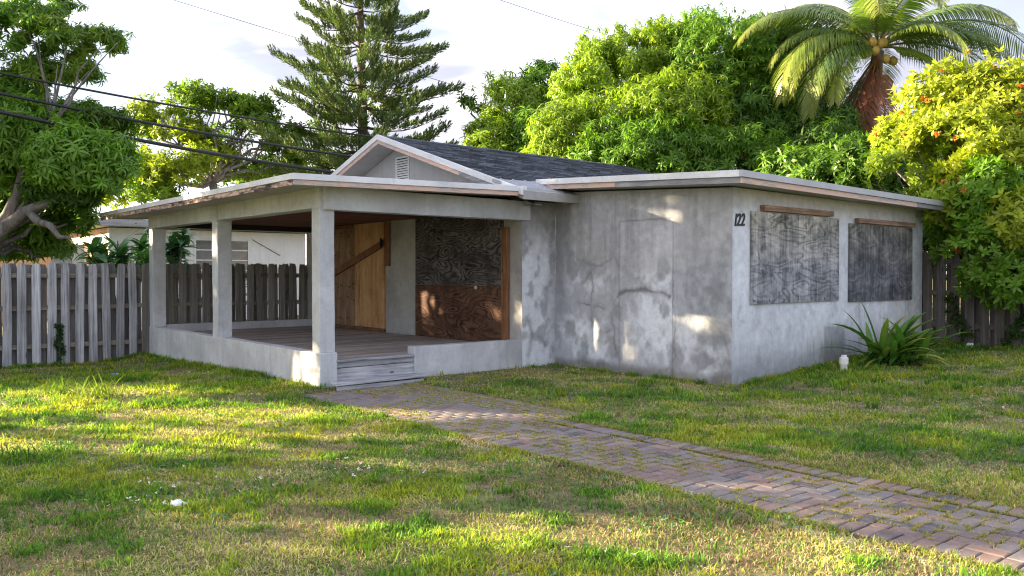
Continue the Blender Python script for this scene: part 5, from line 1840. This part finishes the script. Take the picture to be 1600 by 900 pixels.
GREEN = np.array([(0.075, 0.19, 0.022), (0.125, 0.26, 0.028), (0.20, 0.33, 0.034), (0.27, 0.36, 0.036), (0.35, 0.38, 0.04)])
STRAW = np.array([(0.30, 0.225, 0.14), (0.40, 0.32, 0.18), (0.54, 0.44, 0.21), (0.60, 0.50, 0.22), (0.58, 0.52, 0.20)])
for (n, y0, y1, wmul) in ((150000, 3.6, 6.2, 1.15), (150000, 6.2, 9.5, 1.3), (90000, 9.5, 13.0, 1.5), (45000, 13.0, 19, 1.9)):
    X, Y = sample_lawn(n, y0, y1)
    k = ~on_path(X, Y)
    X, Y = X[k], Y[k]
    g = green_map(X, Y)
    isg = rngG.uniform(0, 1, len(X)) < (0.12 + 0.80 * g)
    bare = fbm(X * 1.7 + 9, Y * 1.9, 4, 401)
    keep = (bare > 0.36) | (rngG.uniform(0, 1, len(X)) < 0.35)
    X, Y, g, isg = X[keep], Y[keep], g[keep], isg[keep]
    cl = fbm(X * 9, Y * 9, 3, 411)
    tall = sstep(0.52, 0.70, cl) * g * (0.55 + 0.6 * sstep(6, 10, Y))
    H = np.where(isg, rngG.uniform(0.022, 0.05, len(X)) + 0.055 * tall, rngG.uniform(0.015, 0.04, len(X)))
    pk = np.clip((fbm(X * 1.6 + 50, Y * 2.0, 4, 431) - 0.25) / 0.5 * 5 + rngG.normal(0, .8, len(X)), 0, 4.99).astype(int)
    tint = np.where(isg[:, None], GREEN[pk], STRAW[pk]) * (1.15 * rngG.uniform(0.5, 1.5, (len(X), 1)))
    tint = tint * (0.62 + 0.76 * fbm(X * 2.3, Y * 2.9, 4, 421))[:, None]
    Wd = np.where(isg, rngG.uniform(0.004, 0.0075, len(X)), rngG.uniform(0.003, 0.005, len(X))) * wmul
    blades(X, Y, H * (0.9 + 0.1 * wmul), Wd, np.where(isg, 0.75, 1.25), tint)

# coarse runner grass in patches
X, Y = sample_lawn(26000, 3.6, 15.0)
cm = fbm(X * 1.3 + 70, Y * 1.6 + 11, 4, 441)
k = (cm > 0.55) & ~on_path(X, Y)
X, Y = X[k], Y[k]
pk = np.clip((fbm(X * 1.6 + 50, Y * 2.0, 4, 431) - 0.25) / 0.5 * 5 + rngG.normal(0, .8, len(X)), 0, 4.99).astype(int)
blades(X, Y, rngG.uniform(.05, .10, len(X)), rngG.uniform(.008, .014, len(X)) * (0.8 + Y * .04), np.full(len(X), 1.0), GREEN[pk] * rngG.uniform(.75, 1.2, (len(X), 1)))

# moss and dry grass in the joints of the path
jp = []
for (u_, v_, rot_) in spots:
    hx, hy = (BW / 2, BW / 2) if rot_ is None else ((BL / 2, BW / 2) if rot_ == 0 else (BW / 2, BL / 2))
    for (ax, ay, bx, by) in ((-hx, -hy, hx, -hy), (-hx, -hy, -hx, hy)):
        q_ = rngG.uniform(0, 1, 7)
        jp += [(u_ + ax + (bx - ax) * t_, v_ + ay + (by - ay) * t_) for t_ in q_]
jp = np.array(jp)
pm = fbm(jp[:, 0] * 2.6, jp[:, 1] * 2.0, 4, 501)
jp = jp[pm > 0.47 - 0.1 * (jp[:, 0] > -3.4)]
pj = HC[None, :2] + HA[None, :2] * jp[:, :1] + HB[None, :2] * jp[:, 1:]
reps = 6
X = np.repeat(pj[:, 0], reps) + rngG.normal(0, .009, len(pj) * reps); Y = np.repeat(pj[:, 1], reps) + rngG.normal(0, .009, len(pj) * reps)
k = Y > 3.6
X, Y = X[k], Y[k]
jt = np.array([(0.36, 0.36, 0.08), (0.46, 0.39, 0.14), (0.27, 0.33, 0.06), (0.52, 0.44, 0.18)])[rngG.integers(0, 4, len(X))]
blades(X, Y, rngG.uniform(0.014, 0.036, len(X)), rngG.uniform(.0035, .006, len(X)) * (0.6 + Y * .09), np.full(len(X), .9), jt)
# ragged fringe creeping over both path edges
vv = rngG.uniform(-7.5, 2.95, 26000)
side = rngG.uniform(0, 1, len(vv)) < 0.5
uu = np.where(side, -4.84 + rngG.normal(0, .035, len(vv)), np.where(vv < -0.4, -3.45, -3.0) + rngG.normal(0, .035, len(vv)))
pp = HC[None, :2] + HA[None, :2] * uu[:, None] + HB[None, :2] * vv[:, None]
k = (fbm(uu * 0 + side * 9, vv * 1.6, 3, 511) > 0.42) & (pp[:, 1] > 3.6)
X, Y = pp[k, 0], pp[k, 1]
jt = np.concatenate([STRAW, GREEN])[rngG.integers(0, 10, len(X))]
blades(X, Y, rngG.uniform(0.02, 0.05, len(X)), rngG.uniform(.004, .006, len(X)) * (0.6 + Y * .08), np.full(len(X), 1.0), jt)

# taller tussocks at random and along the walls
tx, ty = sample_lawn(520, 4.2, 15.0, 0.5)
k = ~on_path(tx, ty, 0.1) & (rngG.uniform(0, 1, len(tx)) < (0.15 + green_map(tx, ty)))
tx, ty = tx[k], ty[k]
wu = rngG.uniform(0.2, 5.6, 60)
w1 = np.array([P(a, -0.12)[:2] for a in wu]); w2 = np.array([P(-4.40, a)[:2] for a in rngG.uniform(3.6, 10.8, 60)]); w3 = np.array([P(-0.1, a)[:2] for a in rngG.uniform(0.3, 3.3, 16)])
fl = np.array([P(a, 10.8)[:2] for a in rngG.uniform(-9, -4.4, 50)]); fr_ = np.array([P(5.75, a)[:2] for a in rngG.uniform(-4, 0, 30)])
cx = np.concatenate([tx, w1[:, 0], w2[:, 0], w3[:, 0], fl[:, 0], fr_[:, 0]]); cy = np.concatenate([ty, w1[:, 1], w2[:, 1], w3[:, 1], fl[:, 1], fr_[:, 1]])
rep = 46
X = np.repeat(cx, rep); Y = np.repeat(cy, rep)
rad = np.repeat(rngG.uniform(.03, .11, len(cx)), rep)
X = X + rngG.normal(0, 1, len(X)) * rad; Y = Y + rngG.normal(0, 1, len(Y)) * rad
k = lawn_ok(X, Y)
tg = np.repeat(GREEN[rngG.integers(0, 5, len(cx))], rep, 0) * rngG.uniform(.8, 1.2, (len(X), 1))
hh = np.repeat(rngG.uniform(.035, .085, len(cx)) * (0.75 + 0.5 * sstep(6, 10, cy)), rep) * rngG.uniform(.6, 1.2, len(X))
blades(X[k], Y[k], hh[k], rngG.uniform(.005, .009, k.sum()) * (0.75 + Y[k] * .05), np.full(k.sum(), .75), tg[k])
gr = np_mesh('grass', np.concatenate(BV), np.concatenate(BF), M['grass'], None, np.clip(np.concatenate(BC), 0, .8))
tag(gr, kind='stuff')

# flat broad-leaved weeds among the grass
n = 15000
X, Y = sample_lawn(n, 3.6, 11.5)
wn_ = fbm(X * 0.9 + 30, Y * 1.1 + 3, 4, 601)
k = (wn_ > 0.52) & ~on_path(X, Y, .02)
X, Y = X[k], Y[k]
pos = np.stack([X, Y, ground_h(X, Y) + rngG.uniform(.008, .03, len(X))], -1)
weed_tpl = [rosette(5, 1.0, 0.75, 0.5, 0.0, 0.4, rngT, 1) for _ in range(3)]
Vs, Fs, Cs, o = [], [], [], 0
for j in range(3):
    ii = np.arange(j, len(X), 3)
    tint = np.array([(0.10, 0.175, 0.065), (0.12, 0.20, 0.09), (0.09, 0.18, 0.04)])[rngG.integers(0, 3, len(ii))]
    V, F, C = scatter(*weed_tpl[j], pos[ii], np.tile([0, 0, 1.0], (len(ii), 1)) + rngG.normal(size=(len(ii), 3)) * .3, rngG.uniform(.014, .032, len(ii)), tint * 1.35, rngG)
    Vs.append(V); Fs.append(F + o); Cs.append(C); o += len(V)
tag(np_mesh('weeds', np.concatenate(Vs), np.concatenate(Fs), M['grass'], None, np.clip(np.concatenate(Cs), 0, .8)), kind='stuff')

# fallen white petals
pet = []
for (px, py, sx, sy, c) in ((215, 790, 60, 14, 16), (560, 735, 55, 16, 22), (640, 745, 30, 12, 8), (1530, 610, 50, 40, 26), (1500, 560, 40, 20, 8), (380, 750, 120, 30, 10), (890, 582, 40, 6, 14), (250, 765, 30, 8, 8), (980, 860, 90, 20, 6)):
    for i in range(c):
        x, y = px + random.gauss(0, sx * .6), py + random.gauss(0, sy * .6)
        if y < 470: continue
        pt = at(x, y, 10.0) - np.array([0, 0, 1.5])
        tt = 1.5 / -pt[2]
        g_ = pt * tt
        if lawn_ok(np.array([g_[0]]), np.array([g_[1]]))[0]:
            pet.append((g_[0], g_[1]))
pet = np.array(pet)
pos = np.stack([pet[:, 0], pet[:, 1], ground_h(pet[:, 0], pet[:, 1]) + 0.035], -1)
pt_tpl = rosette(3, 1.0, 0.8, 0.7, 0.1, 0.6, rngT, 1)
V, F, C = scatter(*pt_tpl, pos, np.tile([0, 0, 1.0], (len(pos), 1)) + rngG.normal(size=(len(pos), 3)) * .6, rngG.uniform(.010, .022, len(pos)), np.full((len(pos), 3), .68), rngG)
tag(np_mesh('fallen_petals', V, F, M['flower'], None, np.clip(C, 0, .8)), kind='stuff')


# distinct clumps of long grass by the porch
def grass_clump(label, base, n, L, tint, seed, spread=.12):
    t = empty('grass_clump', tuple(base), 0, label, 'grass clump', None)
    rng = np.random.default_rng(seed)
    Vs, Fs, Cs, o = [], [], [], 0
    for i in range(n):
        V, F, C = strap_mesh(L * rng.uniform(.6, 1.15), rng.uniform(.009, .015), rng.uniform(.7, 1.5), rng.uniform(.6, 1.9), np.array(tint) * rng.uniform(.75, 1.2), np.array(tint) * 1.15, seed * 99 + i)
        a = rng.uniform(0, 6.283); c, s = math.cos(a), math.sin(a)
        V = np.stack([V[:, 0] * c - V[:, 1] * s, V[:, 0] * s + V[:, 1] * c, V[:, 2]], -1) + np.array([rng.normal() * spread, rng.normal() * spread, -.01])
        Vs.append(V); Fs.append(F + o); Cs.append(C); o += len(V)
    tag(np_mesh('blades', np.concatenate(Vs), np.concatenate(Fs), M['grass'], t, np.clip(np.concatenate(Cs), 0, .8)), kind='stuff')


def gpt(px, py, z=0.0):
    d = at(px, py, 10.0) - np.array([0, 0, 1.5])
    t = (1.5 - z) / -d[2]
    p = d * t
    return np.array([p[0], p[1], float(ground_h(p[0], p[1]))])


grass_clump('larger sunlit clump of long grass blades on the lawn before the porch side', gpt(155, 622), 90, 0.34, (0.17, 0.24, 0.03), 1, .15)
grass_clump('smaller clump of long grass blades nearest the silvered fence', gpt(92, 618), 60, 0.30, (0.12, 0.20, 0.03), 2, .10)
grass_clump('loose clump of long grass close to the porch low wall', gpt(290, 606), 60, 0.24, (0.14, 0.22, 0.03), 3, .18)
grass_clump('dark green grass clump at the left edge of the photo', gpt(15, 722), 70, 0.15, (0.07, 0.16, 0.02), 4, .10)

# ------------------------------------------------------------------ small things
pp_ = P(1.92, -0.56); pp_[2] = float(ground_h(pp_[0], pp_[1]))
cap = empty('drain_pipe', tuple(pp_), 0.5, 'short white capped drain pipe standing in the grass beside the strap leaved plant', 'pipe')
MB().lathe([(0.048, -.1), (0.048, 0.118)], (0, 0, 0), 20).build('pipe', M['pvc_base'], cap, 0.002, 1)
MB().lathe([(0.060, 0.105), (0.062, 0.11), (0.062, 0.195), (0.056, 0.205), (0.03, 0.207)], (0, 0, 0), 20).build('pipe_cap', M['pvc'], cap)
MB().box(-0.028, 0.028, -0.028, 0.028, 0.203, 0.238).build('cap_nut', M['pvc'], cap, 0.004)


def crumple(name, label, base, size, mat, seed, cat='litter'):
    rng = np.random.default_rng(seed)
    bm = bmesh.new()
    bmesh.ops.create_icosphere(bm, subdivisions=2, radius=1.0)
    for vtx in bm.verts:
        k = 0.65 + 0.6 * rng.uniform()
        vtx.co = Vector((vtx.co.x * k * size[0], vtx.co.y * k * size[1], vtx.co.z * k * size[2]))
    me = bpy.data.meshes.new(name); bm.to_mesh(me); bm.free()
    o = link(name, me, mat)
    o.location = (base[0], base[1], base[2] + size[2] * .8)
    tag(o, label, cat)


crumple('crumpled_paper', 'crumpled white paper lying on the lawn in the left foreground', gpt(278, 794), (.05, .04, .028), M['paper'], 1)
crumple('plastic_scrap', 'blue plastic scrap in the grass at the foot of the left fence', gpt(181, 572), (.075, .05, .03), M['blue_plastic'], 2)
crumple('crumpled_paper', 'white scrap at the foot of the dark right fence', gpt(1516, 541, .27), (.06, .05, .035), M['paper'], 3)


def cable(label, pts, r, group):
    a = [np.array(p) for p in pts]
    # smooth through the three points with a shallow sag
    out = []
    for i in range(25):
        t = i / 24
        p = (1 - t) ** 2 * a[0] + 2 * t * (1 - t) * a[1] + t * t * a[2]
        out.append(p)
    o = MB().tube(out, r, 8).build('overhead_cable', M['cable'], None, 0, 2, True)
    tag(o, label, 'cable', group)


def cab(x0, y0, x1, y1, Y0, Y1, sag, r, label):
    p0 = at(x0, y0, Y0); p1 = at(x1, y1, Y1)
    d = p1 - p0
    a = p0 - d * 0.45; b = p1 + d * 0.05
    m_ = (a + b) / 2; m_[2] -= sag
    cable(label, (a, m_, b), r, 'cables strung across the left garden')


cab(0, 103, 592, 214, 15.0, 21.0, 0.30, 0.021, 'thinnest and topmost of three black cables over the left garden')
cab(0, 135, 548, 243, 15.0, 20.5, 0.30, 0.028, 'middle of three black cables over the left garden')
cab(0, 164, 520, 268, 15.0, 20.0, 0.30, 0.038, 'thickest and lowest of three black cables over the left garden')
for (x0, y0, x1, y1, lab) in ((265, -2, 740, 142, 'fine overhead wire passing behind the conifer'), (770, -4, 960, 58, 'fine overhead wire running into the tall mango')):
    p0 = at(x0, y0, 33); p1 = at(x1, y1, 33)
    d = p1 - p0
    o = MB().tube([p0 - d * .6, p0, (p0 + p1) / 2 - np.array([0, 0, .03]), p1], 0.010, 6).build('overhead_wire', M['cable'])
    tag(o, lab, 'wire')
